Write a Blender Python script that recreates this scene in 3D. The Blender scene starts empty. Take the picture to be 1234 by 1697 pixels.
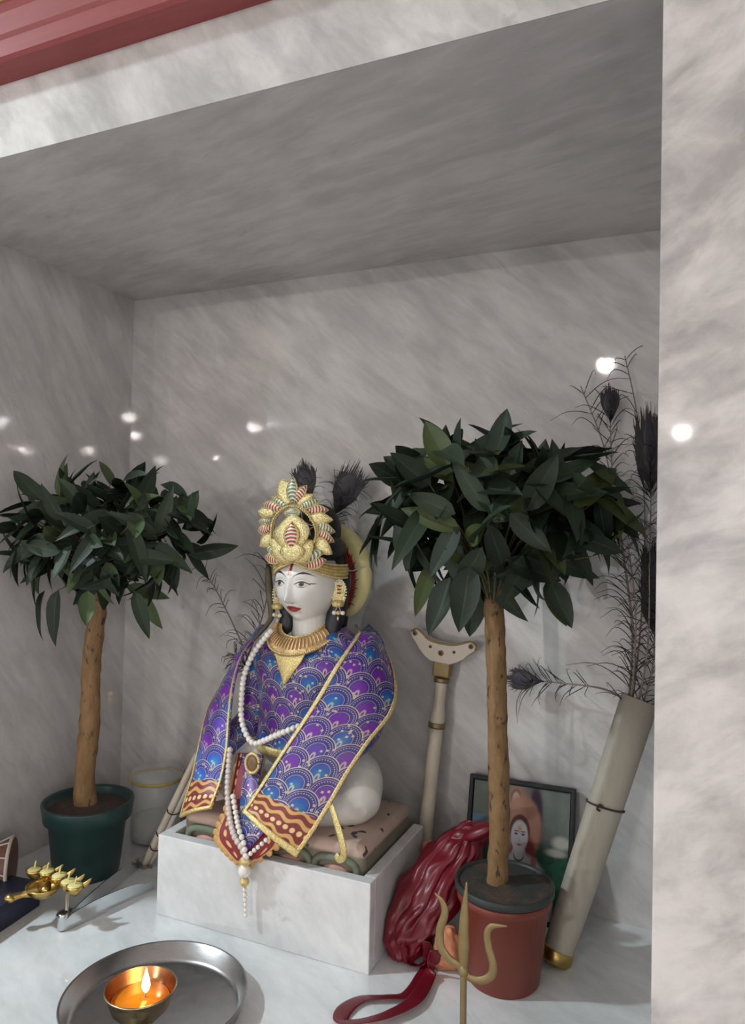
import bpy, bmesh, math, random
import numpy as np
from mathutils import Vector, Matrix, noise as mnoise
SC = bpy.context.scene
COL = SC.collection
PI = math.pi
rnd = random.Random(7)

# ------------------------------------------------------------------ camera
CX, CY, F = 617.0, 848.5, 1198.5
def _basis():
    vx = np.array([-2143 - CX, 817 - CY, F]); vy = np.array([1137 - CX, 888 - CY, F])
    X = -vx / np.linalg.norm(vx); Y = vy / np.linalg.norm(vy)
    Y = Y - X * (X @ Y); Y /= np.linalg.norm(Y)
    return np.stack([X, Y, np.cross(X, Y)], 1)
RB = _basis()                      # columns: world axes in image axes (right, down, forward)
EYE = np.array([0, 0, .75])
def ray(px, py): return RB.T @ np.array([(px - CX) / F, (py - CY) / F, 1.])
def at(px, py, Y):
    d = ray(px, py); return Vector(EYE + d * (Y - EYE[1]) / d[1])
def atz(px, py, z):
    d = ray(px, py); return Vector(EYE + d * (z - EYE[2]) / d[2])
cam = bpy.data.cameras.new('camera'); cam_o = bpy.data.objects.new('camera', cam); COL.objects.link(cam_o)
cam.sensor_fit = 'VERTICAL'; cam.sensor_height = 24; cam.lens = F * 24 / 1697; cam.clip_start = .01
r_, d_, f_ = RB[0], RB[1], RB[2]   # image axes in world axes
M = Matrix(((r_[0], -d_[0], -f_[0], 0), (r_[1], -d_[1], -f_[1], 0), (r_[2], -d_[2], -f_[2], .75), (0, 0, 0, 1)))
cam_o.matrix_world = M
SC.camera = cam_o

# ------------------------------------------------------------------ light
SC.view_settings.view_transform = 'Standard'; SC.view_settings.look = 'None'
SC.view_settings.gamma = 1; SC.view_settings.use_curve_mapping = False
SC.view_settings.exposure = 0.2
SC.cycles.sample_clamp_indirect = 300.0   # keeps the lamps' twice mirrored spots in the polished marble
W = bpy.data.worlds.new('world'); SC.world = W; W.use_nodes = True
W.node_tree.nodes['Background'].inputs[0].default_value = (.93, .90, .90, 1)
W.node_tree.nodes['Background'].inputs[1].default_value = 1.05
HALL = 2.0
WARM = (1, .93, .88); COOL = (.80, .94, 1)
# (x, y, watts, colour): hall ceiling lamps, from reflections and shadow edges, some added unseen as fill
LAMPS = [(-4.92, -4.60, 260, COOL), (5.07, -7.80, 130, WARM), (4.22, -4.78, 110, WARM), (6.45, -7.97, 130, WARM),  # the far left cool lamp has no visible reflection, kept as unseen fill
         (-.55, -2.47, 20, WARM), (7.59, -5.87, 260, WARM), (6.42, -6.14, 230, WARM), (5.15, -3.39, 170, WARM),
         (3.16, -3.46, 80, WARM), (-.06, -7.59, 60, WARM), (2.21, -4.60, 90, WARM), (-2.10, .13, 37, COOL), (-3.5, -11.2, 1300, WARM), (-2.5, -10.0, 1000, WARM)]  # last pair added for frontal fill, their reflections hidden by the right tree

# ------------------------------------------------------------------ node helper
class E:
    nt = None
    def __init__(s, v): s.v = v
    @staticmethod
    def m(op, *a, clamp=False):
        n = E.nt.nodes.new('ShaderNodeMath'); n.operation = op; n.use_clamp = clamp
        for i, x in enumerate(a):
            x = x.v if isinstance(x, E) else x
            if isinstance(x, (int, float)): n.inputs[i].default_value = x
            else: E.nt.links.new(x, n.inputs[i])
        return E(n.outputs[0])
    def __add__(s, o): return E.m('ADD', s, o)
    def __radd__(s, o): return E.m('ADD', o, s)
    def __sub__(s, o): return E.m('SUBTRACT', s, o)
    def __rsub__(s, o): return E.m('SUBTRACT', o, s)
    def __mul__(s, o): return E.m('MULTIPLY', s, o)
    def __rmul__(s, o): return E.m('MULTIPLY', o, s)
    def __truediv__(s, o): return E.m('DIVIDE', s, o)
    def __neg__(s): return E.m('MULTIPLY', s, -1)
def eabs(x): return E.m('ABSOLUTE', x)
def esqrt(x): return E.m('SQRT', E.m('MAXIMUM', x, 0.0))
def efloor(x): return E.m('FLOOR', x)
def emod(x, y): return E.m('FLOORED_MODULO', x, y)
def esin(x): return E.m('SINE', x)
def emin(a, b): return E.m('MINIMUM', a, b)
def emax(a, b): return E.m('MAXIMUM', a, b)
def lt(a, b): return E.m('LESS_THAN', a, b)
def gt(a, b): return E.m('GREATER_THAN', a, b)
def sel(c, a, b): return b + c * (a - b)
def step(x, a, b):                 # 0 at a, 1 at b, clamped, smooth
    n = E.nt.nodes.new('ShaderNodeMapRange'); n.interpolation_type = 'SMOOTHSTEP'
    E.nt.links.new(x.v, n.inputs[0]); n.inputs[1].default_value = a; n.inputs[2].default_value = b
    return E(n.outputs[0])
def ell(u, w, u0, w0, a, b, soft=.15):
    du = (u - u0) / a; dw = (w - w0) / b
    q = esqrt(du * du + dw * dw)
    return 1.0 - step(q, 1 - soft, 1 + soft)
def _c(c): return (*c, 1) if len(c) == 3 else c
def mixc(f, a, b):
    n = E.nt.nodes.new('ShaderNodeMix'); n.data_type = 'RGBA'
    f = f.v if isinstance(f, E) else f
    if isinstance(f, (int, float)): n.inputs[0].default_value = f
    else: E.nt.links.new(f, n.inputs[0])
    for k, c in ((6, a), (7, b)):
        if isinstance(c, tuple): n.inputs[k].default_value = _c(c)
        else: E.nt.links.new(c, n.inputs[k])
    return n.outputs[2]
def coord(kind='Object'):
    n = E.nt.nodes.new('ShaderNodeTexCoord'); return n.outputs[kind]
def sep(sock):
    n = E.nt.nodes.new('ShaderNodeSeparateXYZ'); E.nt.links.new(sock, n.inputs[0]); return [E(o) for o in n.outputs]
def comb(x, y, z=0.0):
    n = E.nt.nodes.new('ShaderNodeCombineXYZ')
    for i, q in enumerate((x, y, z)):
        q = q.v if isinstance(q, E) else q
        if isinstance(q, (int, float)): n.inputs[i].default_value = q
        else: E.nt.links.new(q, n.inputs[i])
    return n.outputs[0]
def mapping(sock, rot=(0, 0, 0), scale=(1, 1, 1), loc=(0, 0, 0)):
    n = E.nt.nodes.new('ShaderNodeMapping'); E.nt.links.new(sock, n.inputs[0])
    n.inputs[1].default_value = loc; n.inputs[2].default_value = rot; n.inputs[3].default_value = scale; return n.outputs[0]
def tex(sock, scale, detail=4, rough=.55, dist=0.0):
    n = E.nt.nodes.new('ShaderNodeTexNoise'); E.nt.links.new(sock, n.inputs['Vector'])
    n.inputs['Scale'].default_value = scale; n.inputs['Detail'].default_value = detail
    n.inputs['Roughness'].default_value = rough; n.inputs['Distortion'].default_value = dist
    return E(n.outputs['Fac'])
def white(sock):
    n = E.nt.nodes.new('ShaderNodeTexWhiteNoise'); E.nt.links.new(sock, n.inputs[0]); return E(n.outputs['Value'])
def orand():
    n = E.nt.nodes.new('ShaderNodeObjectInfo'); return E(n.outputs['Random'])
def bump(h, strength=.3, dist=.002):
    n = E.nt.nodes.new('ShaderNodeBump'); n.inputs['Strength'].default_value = strength; n.inputs['Distance'].default_value = dist
    E.nt.links.new(h.v, n.inputs['Height']); return n.outputs[0]
def mat(name, col=(.5, .5, .5), rough=.5, metal=0.0, fn=None, **kw):
    m = bpy.data.materials.new(name); m.use_nodes = True; nt = m.node_tree; E.nt = nt
    p = nt.nodes['Principled BSDF']
    def put(k, v):
        v = v.v if isinstance(v, E) else v
        if isinstance(v, (int, float)): p.inputs[k].default_value = v
        elif isinstance(v, tuple): p.inputs[k].default_value = _c(v) if k in ('Base Color', 'Emission Color') else v
        else: nt.links.new(v, p.inputs[k])
    put('Base Color', col); put('Roughness', rough); put('Metallic', metal)
    for k, v in kw.items(): put(k.replace('_', ' '), v)
    if fn:
        for k, v in fn().items(): put(k, v)
    return m
def speck(c, var=.25, scale=40, bmp=.15):   # plain stuff with a little grain
    def fn():
        n = tex(coord(), scale, 3)
        d = tuple(x * (1 - var) for x in c)
        return {'Base Color': mixc(n, d, tuple(min(1, x * (1 + var)) for x in c)), 'Normal': bump(n, bmp, .001)}
    return fn

# ------------------------------------------------------------------ materials
def marble(name, rot, lo, hi, sc=1.0, rough=.028, str_=(.25, 1, 1), contrast=1.0):
    def fn():
        o = coord()
        p = mapping(mapping(o, rot), scale=str_)
        a = tex(p, 20 * sc, 5, .60, .5); b = tex(p, 52 * sc, 4, .6, .6); c = tex(o, 3.2 * sc, 4, .55, .3)
        v = a * .46 + b * .20 + c * .40
        col = mixc(step(v, .53 - .15 / contrast, .53 + .15 / contrast), lo, hi)
        dk = step(tex(p, 27 * sc, 6, .7, .9), .60, .74)
        return {'Base Color': mixc(dk * .45, col, tuple(x * .72 for x in lo)), 'Roughness': tex(o, 30, 2) * .015 + rough}
    return mat(name, fn=fn, IOR=1.66)
def dg_(*a): return tuple(math.radians(x) for x in a)
M_BACK = marble('marble_back', dg_(0, -40, 0), (.46, .45, .44), (.68, .665, .65))
M_LEFT = marble('marble_left', dg_(57, 0, 0), (.44, .425, .415), (.64, .62, .61), str_=(1, .25, 1))
M_CEIL = marble('marble_soffit', dg_(0, 0, 14), (.47, .45, .45), (.66, .635, .635))
M_FLOOR = marble('marble_platform', dg_(0, 0, 30), (.64, .655, .66), (.84, .86, .865), .8, str_=(.4, 1, 1))
M_PIL = marble('marble_pillar', dg_(0, 32, 0), (.36, .345, .34), (.69, .655, .64), .66, .045, (.55, 1, 1), 1.3)
M_LINT = marble('marble_lintel', dg_(0, -50, 0), (.42, .415, .41), (.70, .695, .68), .85, str_=(.4, 1, 1))
M_PED = marble('marble_pedestal', dg_(0, -48, 20), (.58, .59, .60), (.76, .77, .775), .8, str_=(.45, 1, 1))
def gold_fn():
    n = tex(coord(), 420, 2, .5); w = tex(coord(), 60, 2)
    return {'Base Color': mixc(w, (.46, .33, .12), (.80, .64, .30)), 'Normal': bump(n, .6, .002)}
GOLD = mat('gold_beadwork', rough=.38, metal=.65, fn=gold_fn)
GOLDP = mat('gold_pale_zari', rough=.42, metal=.45, fn=lambda: {'Base Color': mixc(step(tex(coord(), 380, 3, .7), .36, .66), (.55, .41, .14), (.86, .73, .36)), 'Normal': bump(tex(coord(), 500, 2), .5, .002)})
ORANGEG = mat('orange_gold_beads', rough=.42, metal=.45, fn=lambda: {'Base Color': mixc(tex(coord(), 160, 2), (.56, .34, .15), (.84, .60, .33)), 'Normal': bump(tex(coord(), 380, 2), .6, .002)})
def brass_fn():
    n = tex(coord(), 25, 3); return {'Base Color': mixc(n, (.38, .25, .07), (.62, .46, .17)), 'Roughness': n * .25 + .18}
BRASS = mat('brass', metal=1.0, fn=brass_fn)
BRASSD = mat('dull_brass', (.27, .195, .09), .48, .7, speck((.28, .205, .095), .2, 60))
PEARL = mat('pearl', (.80, .76, .70), .22, 0, speck((.80, .76, .70), .08, 60, 0), Coat_Weight=.6)
SILVERP = mat('grey_pearl', (.62, .55, .50), .25, .15, speck((.62, .55, .50), .15, 60, 0), Coat_Weight=.5)
def steel_fn():
    n = tex(mapping(coord(), (0, 0, 0), (1, 1, 8)), 60, 3); return {'Base Color': mixc(n, (.34, .33, .33), (.46, .45, .45)), 'Roughness': n * .12 + .24}
STEEL = mat('brushed_steel', metal=1.0, fn=steel_fn)
CHROME = mat('polished_steel', metal=1.0, fn=lambda: {'Base Color': mixc(tex(coord(), 30, 2), (.58, .60, .61), (.74, .76, .77)), 'Roughness': tex(coord(), 50, 2) * .1 + .14})
HAIR = mat('black_hair', (.012, .012, .014), .45, 0, speck((.014, .014, .017), .4, 90, .5))
FEATH = mat('feather_barb', (.035, .028, .028), .6, 0, speck((.035, .029, .030), .4, 50, 0))
QUILL = mat('feather_quill', (.30, .25, .20), .5, 0, speck((.22, .18, .15), .4, 30, 0))
EYEF = mat('feather_eye', rough=.5, fn=lambda: {'Base Color': mixc(tex(coord(), 45, 3), (.012, .011, .016), (.042, .036, .058))})
RED = mat('red_wood', rough=.62, fn=lambda: {'Base Color': mixc(tex(mapping(coord(), scale=(.5, 6, 6)), 14, 4), (.20, .035, .037), (.34, .075, .075))})
WHITE = mat('ivory_paint', (.62, .55, .44), .4, 0, speck((.62, .55, .44), .12, 25, .1))
CREAM = mat('cream_cloth', rough=.75, fn=lambda: {'Base Color': mixc(tex(mapping(coord(), scale=(6, 6, 1)), 9, 4), (.37, .335, .275), (.51, .47, .39)), 'Normal': bump(tex(coord(), 240, 3), .3, .001)})
SOIL = mat('soil', rough=.9, fn=lambda: {'Base Color': mixc(tex(coord(), 60, 5), (.03, .022, .018), (.12, .085, .07)), 'Normal': bump(tex(coord(), 90, 4), .9, .004)})
SOILG = mat('dark_foam_soil', rough=.85, fn=lambda: {'Base Color': mixc(step(tex(coord(), 16, 4), .42, .62), (.035, .038, .034), (.085, .055, .04)), 'Normal': bump(tex(coord(), 120, 4), .7, .003)})
GREENP = mat('green_plastic', (.014, .045, .042), .38, 0, speck((.015, .048, .045), .2, 20, .05))
GREYP = mat('dark_pot_lining', (.03, .037, .035), .5, 0, speck((.03, .038, .035), .25, 30, .1))
TERRA = mat('terracotta_plastic', (.2, .035, .018), .36, 0, speck((.195, .034, .018), .16, 14, .04))
def bark_fn():
    p = mapping(coord(), scale=(1, 1, .45))
    a = tex(p, 55, 5, .6, .4); s = tex(p, 85, 3, .5, .5)
    col = mixc(a, (.12, .065, .024), (.34, .20, .085))
    return {'Base Color': mixc(step(s, .60, .68), col, (.05, .028, .015)), 'Normal': bump(a, .9, .006)}
BARK = mat('tan_bark', rough=.7, fn=bark_fn)
def leaf_fn(a, b, c):
    def fn():
        r = orand(); u, v, _ = sep(coord('UV'))
        base = mixc(r, a, b); base = mixc(gt(r, .86), base, c)
        vein = 1.0 - step(eabs(u - .5), .01, .045)
        side = 1.0 - step(eabs(emod(v * 9.0 + eabs(u - .5) * 4.0, 1.0) - .5), .02, .10)
        col = mixc(vein * .5 + side * .12, base, (.055, .08, .035))
        return {'Base Color': col, 'Normal': bump(eabs(u - .5), .3, .01)}
    return fn
LEAFR = mat('leaf_dark', rough=.58, fn=leaf_fn((.009, .018, .010), (.026, .044, .022), (.045, .062, .014)), Specular_IOR_Level=.35)
LEAFL = mat('leaf_mid', rough=.55, fn=leaf_fn((.007, .015, .009), (.024, .044, .021), (.065, .10, .04)), Specular_IOR_Level=.35)
TWIG = mat('twig', (.10, .085, .03), .7, 0, speck((.10, .08, .03), .3, 60))

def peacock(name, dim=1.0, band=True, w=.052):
    def fn():
        u, v, _ = sep(coord('UV'))
        s = .64 * w; R = .57 * w
        def row(k):
            j = efloor(v / s) - float(k); off = emod(j, 2.0) * (w / 2)
            xs = u + off; i = efloor(xs / w); dx = xs - (i + .5) * w; dy = v - j * s
            return esqrt(dx * dx + dy * dy * .84), i, j, dx, dy
        A = row(1); B = row(0); C = row(-1)
        ca = lt(A[0], R); cb = lt(B[0], R)
        pick = lambda n: sel(ca, A[n], sel(cb, B[n], C[n]))
        q = pick(0) / R; i = pick(1); j = pick(2); dx = pick(3); dy = pick(4)
        h = white(comb(i, j, 0.0))
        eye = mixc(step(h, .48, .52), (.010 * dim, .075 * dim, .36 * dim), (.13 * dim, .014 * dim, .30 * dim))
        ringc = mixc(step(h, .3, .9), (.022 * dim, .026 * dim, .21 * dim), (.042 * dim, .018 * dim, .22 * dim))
        eye = mixc(ell(dx, dy, 0.0, -.06 * w, .17 * w, .16 * w, .5) * lt(h, .5), eye, (.008 * dim, .14 * dim, .34 * dim))
        col = mixc(step(q, .43, .48), eye, ringc)
        line = lambda c, t: 1.0 - step(eabs(q - c), t * .5, t)
        dots = step(esin(E.m('ARCTAN2', dx, dy) * 34.0), -.2, .3)
        g = emax(emax(line(.965, .034), line(.84, .020) * .7), emax(line(.72, .040) * dots * .8, line(.52, .022) * .7))
        pais = emax(ell(dx, dy, 0.0, -.20 * w, .075 * w, .15 * w, .3) - ell(dx, dy, 0.0, -.21 * w, .032 * w, .08 * w, .3), 0.0)
        g = emin(emax(g, pais * .8), 1.0)
        spark = gt(white(comb(efloor(u * 240.0), efloor(v * 240.0))), .955)
        g2 = emax(g * .8, spark * .7)
        col = mixc(g2, col, (.66, .57, .34))
        if band:
            wave = esin(u * 190.0) * .0035
            vv = v + wave
            stripe = lambda c, t: 1.0 - step(eabs(vv - c), t * .6, t)
            red = mixc(tex(coord('UV'), 60, 2), (.15, .014, .014), (.25, .030, .022))
            bcol = mixc(emax(emax(stripe(.014, .004), stripe(.041, .0045)), emax(stripe(.056, .004), 1.0 - step(v, .004, .008))), red, (.62, .36, .12))
            du = emod(u, .012) - .006; dvv = v - .0275
            bcol = mixc(1.0 - step(esqrt(du * du + dvv * dvv), .0035, .0048), bcol, (.78, .56, .28))
            inb = 1.0 - step(v, .0595, .0605)
            col = mixc(inb, col, bcol)
        return {'Base Color': col, 'Roughness': .34, 'Metallic': g2 * .4, 'Normal': bump(g2 + tex(coord('UV'), 900, 2) * .3, .35, .0015)}
    return mat(name, fn=fn, Sheen_Weight=.15)
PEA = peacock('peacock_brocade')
PEAL = peacock('peacock_brocade_lit', 1.5)  # same brocade with brighter colours, the light on this end painted in
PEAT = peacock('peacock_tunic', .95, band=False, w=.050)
def redcloth_fn():
    u, v, _ = sep(coord('UV'))
    e = emin(emin(u, 1.0 - u), v)
    col = mixc(tex(coord('UV'), 20, 2), (.17, .014, .016), (.27, .030, .030))
    col = mixc(1.0 - step(e, .055, .075), col, (.62, .36, .14))
    r = emod(v, .085) - .0425; k = eabs(u - .5) - .33
    return {'Base Color': mixc(1.0 - step(esqrt(r * r + k * k), .022, .034), col, (.72, .42, .20))}
REDCLOTH = mat('red_scalloped_cloth', rough=.6, fn=redcloth_fn)
SATIN = mat('red_satin', rough=.36, fn=lambda: {'Base Color': mixc(tex(coord(), 18, 3), (.105, .002, .008), (.19, .005, .017))})
PEACH = mat('peach_cloth', rough=.6, fn=speck((.66, .27, .14), .15, 30, .2))
NAVY = mat('navy_card', (.016, .018, .05), .45, 0, speck((.018, .02, .052), .2, 25, .05))
DRUM = mat('drum_wood', (.16, .07, .045), .5, 0, speck((.17, .075, .05), .3, 30, .2))
CORD = mat('white_cord', (.55, .50, .46), .7, 0, speck((.55, .5, .46), .12, 80, .2))
TIE = mat('dark_tie', (.06, .035, .025), .7, 0, speck((.06, .035, .025), .3, 80, .2))
WAX = mat('yellow_ghee', (.76, .68, .28), .45, 0, speck((.76, .68, .28), .10, 60, .2))
GHEE = mat('melted_ghee', (.70, .27, .02), .06, 0, speck((.74, .27, .015), .1, 20, 0), Coat_Weight=.4)
COPPER = mat('copper_bowl', rough=.25, metal=1.0, fn=lambda: {'Base Color': mixc(tex(coord(), 30, 2), (.42, .19, .09), (.60, .32, .17))})
FLAME = mat('flame', (1, .6, .2), .5, 0, None, Emission_Color=(1, .62, .22), Emission_Strength=9.0)
def lens_mat():
    return mat('lamp_lens', (1, 1, 1), .5, 0, None, Emission_Color=(1, .98, .95), Emission_Strength=26.0)
LENS = lens_mat()
PLASTER = mat('white_plaster', (.8, .78, .76), .9, 0, speck((.8, .78, .76), .04, 8, .05))
HFLOOR = mat('hall_floor', (.55, .52, .50), .6, 0, speck((.55, .52, .50), .1, 20, .2))
GLASS = mat('clear_plastic', (.80, .83, .82), .12, 0, speck((.80, .83, .82), .03, 20, 0), Alpha=.24)
YLW = mat('yellow_seal', (.52, .44, .12), .45, 0, speck((.52, .44, .12), .1, 20, 0), Alpha=.75)
POWDER = mat('white_powder', (.55, .55, .53), .9, 0, speck((.55, .55, .53), .08, 60, .4))
HALOY = mat('yellow_silk', rough=.4, fn=lambda: {'Base Color': mixc(tex(coord(), 12, 2), (.56, .50, .22), (.68, .63, .33))}, Sheen_Weight=.3)
HALOR = mat('red_fringe', (.28, .02, .015), .6, 0, speck((.26, .02, .015), .3, 60, .3))

# ------------------------------------------------------------------ object helpers
def tag(o, label=None, cat=None, group=None, kind=None):
    for k, v in (('label', label), ('category', cat), ('group', group), ('kind', kind)):
        if v: o[k] = v
    return o
def empty(name, loc, label, cat, group=None):
    o = bpy.data.objects.new(name, None); o.empty_display_size = .02; o.matrix_world = Matrix.Translation(loc)
    COL.objects.link(o); tag(o, label, cat, group); return o
def root_of(o):
    m = Matrix.Identity(4)
    while o is not None:
        m = (o.matrix_parent_inverse @ o.matrix_basis if o.parent else o.matrix_basis) @ m; o = o.parent
    return m
def link(o, parent=None):
    COL.objects.link(o)
    if parent is not None:
        o.parent = parent; o.matrix_parent_inverse = root_of(parent).inverted()
    return o
def mk(name, verts, faces, m, parent=None, smooth=True, uv=None, label=None, kind=None, fix=True):
    me = bpy.data.meshes.new(name); me.from_pydata([tuple(v) for v in verts], [], [tuple(f) for f in faces])
    me.materials.append(m)
    if uv is not None:
        l = me.uv_layers.new(name='UVMap')
        vi = np.empty(len(me.loops), dtype=np.int32); me.loops.foreach_get('vertex_index', vi)
        l.data.foreach_set('uv', np.asarray(uv, dtype=np.float32)[vi].ravel())
    if fix:
        bm = bmesh.new(); bm.from_mesh(me); bmesh.ops.recalc_face_normals(bm, faces=bm.faces); bm.to_mesh(me); bm.free()
    if smooth: me.polygons.foreach_set('use_smooth', [True] * len(me.polygons))
    o = bpy.data.objects.new(name, me); link(o, parent); tag(o, label, kind=kind); return o
class MB:
    def __init__(s): s.v = []; s.f = []; s.uv = []
    def add(s, g):
        v, f = g[0], g[1]; n = len(s.v); s.v += [Vector(p) for p in v]; s.f += [tuple(i + n for i in q) for q in f]; return s
    def build(s, name, m, parent=None, smooth=True, **k): return mk(name, s.v, s.f, m, parent, smooth, **k)
def box(c, d, rot=None, bev=.0):
    bm = bmesh.new(); bmesh.ops.create_cube(bm, size=1)
    for v in bm.verts: v.co = Vector((v.co.x * d[0], v.co.y * d[1], v.co.z * d[2]))
    if bev: bmesh.ops.bevel(bm, geom=bm.edges[:], offset=bev, segments=2, affect='EDGES', profile=.6)
    R = rot or Matrix.Identity(3); vs = [R @ v.co + Vector(c) for v in bm.verts]; bm.verts.index_update()
    fs = [[v.index for v in f.verts] for f in bm.faces]; bm.free(); return vs, fs
def bx(x0, x1, y0, y1, z0, z1, bev=0.): return box(((x0 + x1) / 2, (y0 + y1) / 2, (z0 + z1) / 2), (x1 - x0, y1 - y0, z1 - z0), None, bev)
def frame_of(t, up=None):
    t = Vector(t).normalized(); up = Vector(up) if up else (Vector((0, 0, 1)) if abs(t.z) < .9 else Vector((1, 0, 0)))
    a = t.cross(up).normalized(); b = a.cross(t).normalized(); return a, b, t
def lathe(prof, c=(0, 0, 0), seg=40, R=None, close=True):
    vs = []; fs = []; n = len(prof); c = Vector(c); R = R or Matrix.Identity(3)
    for r, z in prof:
        for k in range(seg):
            a = 2 * PI * k / seg; vs.append(c + R @ Vector((r * math.cos(a), r * math.sin(a), z)))
    for i in range(n - 1):
        for k in range(seg):
            k2 = (k + 1) % seg; fs.append((i * seg + k, i * seg + k2, (i + 1) * seg + k2, (i + 1) * seg + k))
    if close:
        fs.append(tuple(range(seg))[::-1]); fs.append(tuple((n - 1) * seg + k for k in range(seg)))
    return vs, fs
def catmull(P, n):
    P = [Vector(p) for p in P]; Q = [P[0] * 2 - P[1]] + P + [P[-1] * 2 - P[-2]]; out = []; m = len(P) - 1
    for i in range(n):
        t = i / (n - 1) * m; k = min(int(t), m - 1); t -= k; a, b, c, d = Q[k:k + 4]
        out.append(.5 * ((2 * b) + (c - a) * t + (2 * a - 5 * b + 4 * c - d) * t * t + (3 * b - 3 * c + d - a) * t ** 3))
    return out
def lerp_list(L, n):
    return [L[0]] * n if len(L) == 1 else [float(np.interp(i / (n - 1) * (len(L) - 1), range(len(L)), L)) for i in range(n)]
def tube(path, rad, n=24, seg=10, flat=(1, 1), up=None, cap=True, jit=0.0):
    P = catmull(path, n); R = lerp_list(rad if isinstance(rad, (list, tuple)) else [rad], n); vs = []; fs = []; prev = None
    for i, p in enumerate(P):
        t = (P[min(i + 1, n - 1)] - P[max(i - 1, 0)]).normalized()
        if up is not None: a, b, _ = frame_of(t, up)
        elif prev is None: a, b, _ = frame_of(t)
        else:
            a = (prev - t * prev.dot(t)).normalized(); b = t.cross(a)
        prev = a
        for k in range(seg):
            g = 2 * PI * k / seg; j = 1 + (mnoise.noise(p * 38 + Vector((math.cos(g), math.sin(g), 0)) * 1.5) * jit if jit else 0)
            vs.append(p + (a * math.cos(g) * flat[0] + b * math.sin(g) * flat[1]) * R[i] * j)
    for i in range(n - 1):
        for k in range(seg):
            k2 = (k + 1) % seg; fs.append((i * seg + k, i * seg + k2, (i + 1) * seg + k2, (i + 1) * seg + k))
    if cap: fs += [tuple(range(seg))[::-1], tuple((n - 1) * seg + k for k in range(seg))]
    return vs, fs
def ball(c, r, seg=12, R=None):
    r = r if isinstance(r, (tuple, list)) else (r, r, r); c = Vector(c); R = R or Matrix.Identity(3); vs = []; fs = []; n = max(4, seg // 2)
    vs.append(c + R @ Vector((0, 0, r[2])))
    for i in range(1, n):
        t = PI * i / n
        for k in range(seg):
            a = 2 * PI * k / seg; vs.append(c + R @ Vector((r[0] * math.sin(t) * math.cos(a), r[1] * math.sin(t) * math.sin(a), r[2] * math.cos(t))))
    vs.append(c + R @ Vector((0, 0, -r[2]))); L = len(vs) - 1
    for k in range(seg): fs.append((0, 1 + k, 1 + (k + 1) % seg)); fs.append((L, 1 + (n - 2) * seg + (k + 1) % seg, 1 + (n - 2) * seg + k))
    for i in range(n - 2):
        for k in range(seg):
            k2 = (k + 1) % seg; fs.append((1 + i * seg + k, 1 + (i + 1) * seg + k, 1 + (i + 1) * seg + k2, 1 + i * seg + k2))
    return vs, fs
def sheet(rows, nu, nv, thick=.003, bulge=0., fold=0., nf=3, name='cloth', m=None, parent=None, uvunit=False, label=None, wob=0.):
    """rows: (left, right) points from the top to the free end; a solid strip of cloth."""
    Lp = catmull([r[0] for r in rows], nv); Rp = catmull([r[1] for r in rows], nv)
    G = []
    for j in range(nv):
        row = []
        for i in range(nu):
            s = i / (nu - 1); row.append(Lp[j].lerp(Rp[j], s))
        G.append(row)
    N = []
    for j in range(nv):
        for i in range(nu):
            du = G[j][min(i + 1, nu - 1)] - G[j][max(i - 1, 0)]; dv = G[min(j + 1, nv - 1)][i] - G[max(j - 1, 0)][i]
            n = du.cross(dv)
            n = n.normalized() if n.length > 1e-12 else Vector((0, -1, 0))
            if n.y > 0: n = -n
            N.append(n)
    wid = [(Rp[j] - Lp[j]).length for j in range(nv)]; mw = sum(wid) / nv
    ln = [0.]
    for j in range(nv - 1, 0, -1): ln.append(ln[-1] + ((Lp[j] + Rp[j]) / 2 - (Lp[j - 1] + Rp[j - 1]) / 2).length)
    ln = ln[::-1]; V = []; uv = []
    for j in range(nv):
        for i in range(nu):
            s = i / (nu - 1); off = bulge * math.sin(PI * s) + fold * math.sin(s * PI * 2 * nf + j * .02) * min(1, j / nv * 2 + .2)
            if wob: off += wob * mnoise.noise(G[j][i] * 22)
            V.append(G[j][i] + N[j * nu + i] * off); uv.append((s, ln[j] / ln[0]) if uvunit else (s * mw, ln[j]))
    k = nu * nv; B = [V[i] - N[i] * thick for i in range(k)]; fs = []
    for j in range(nv - 1):
        for i in range(nu - 1):
            a = j * nu + i; q = (a, a + 1, a + nu + 1, a + nu); fs.append(q); fs.append(tuple(k + x for x in q[::-1]))
    rim = [i for i in range(nu)] + [j * nu + nu - 1 for j in range(1, nv)] + [(nv - 1) * nu + i for i in range(nu - 2, -1, -1)] + [j * nu for j in range(nv - 2, 0, -1)]
    for a, b in zip(rim, rim[1:] + rim[:1]): fs.append((a, b, k + b, k + a))
    o = mk(name, V + B, fs, m, parent, True, uv + uv, label)
    grid = [[V[j * nu + i] for i in range(nu)] for j in range(nv)]
    return o, grid, [[N[j * nu + i] for i in range(nu)] for j in range(nv)]
def S(name, g, m, parent=None, smooth=False, **k):
    o = mk(name, g[0], g[1], m, parent, smooth, **k)
    if parent is None: o['kind'] = 'structure'
    return o

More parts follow.
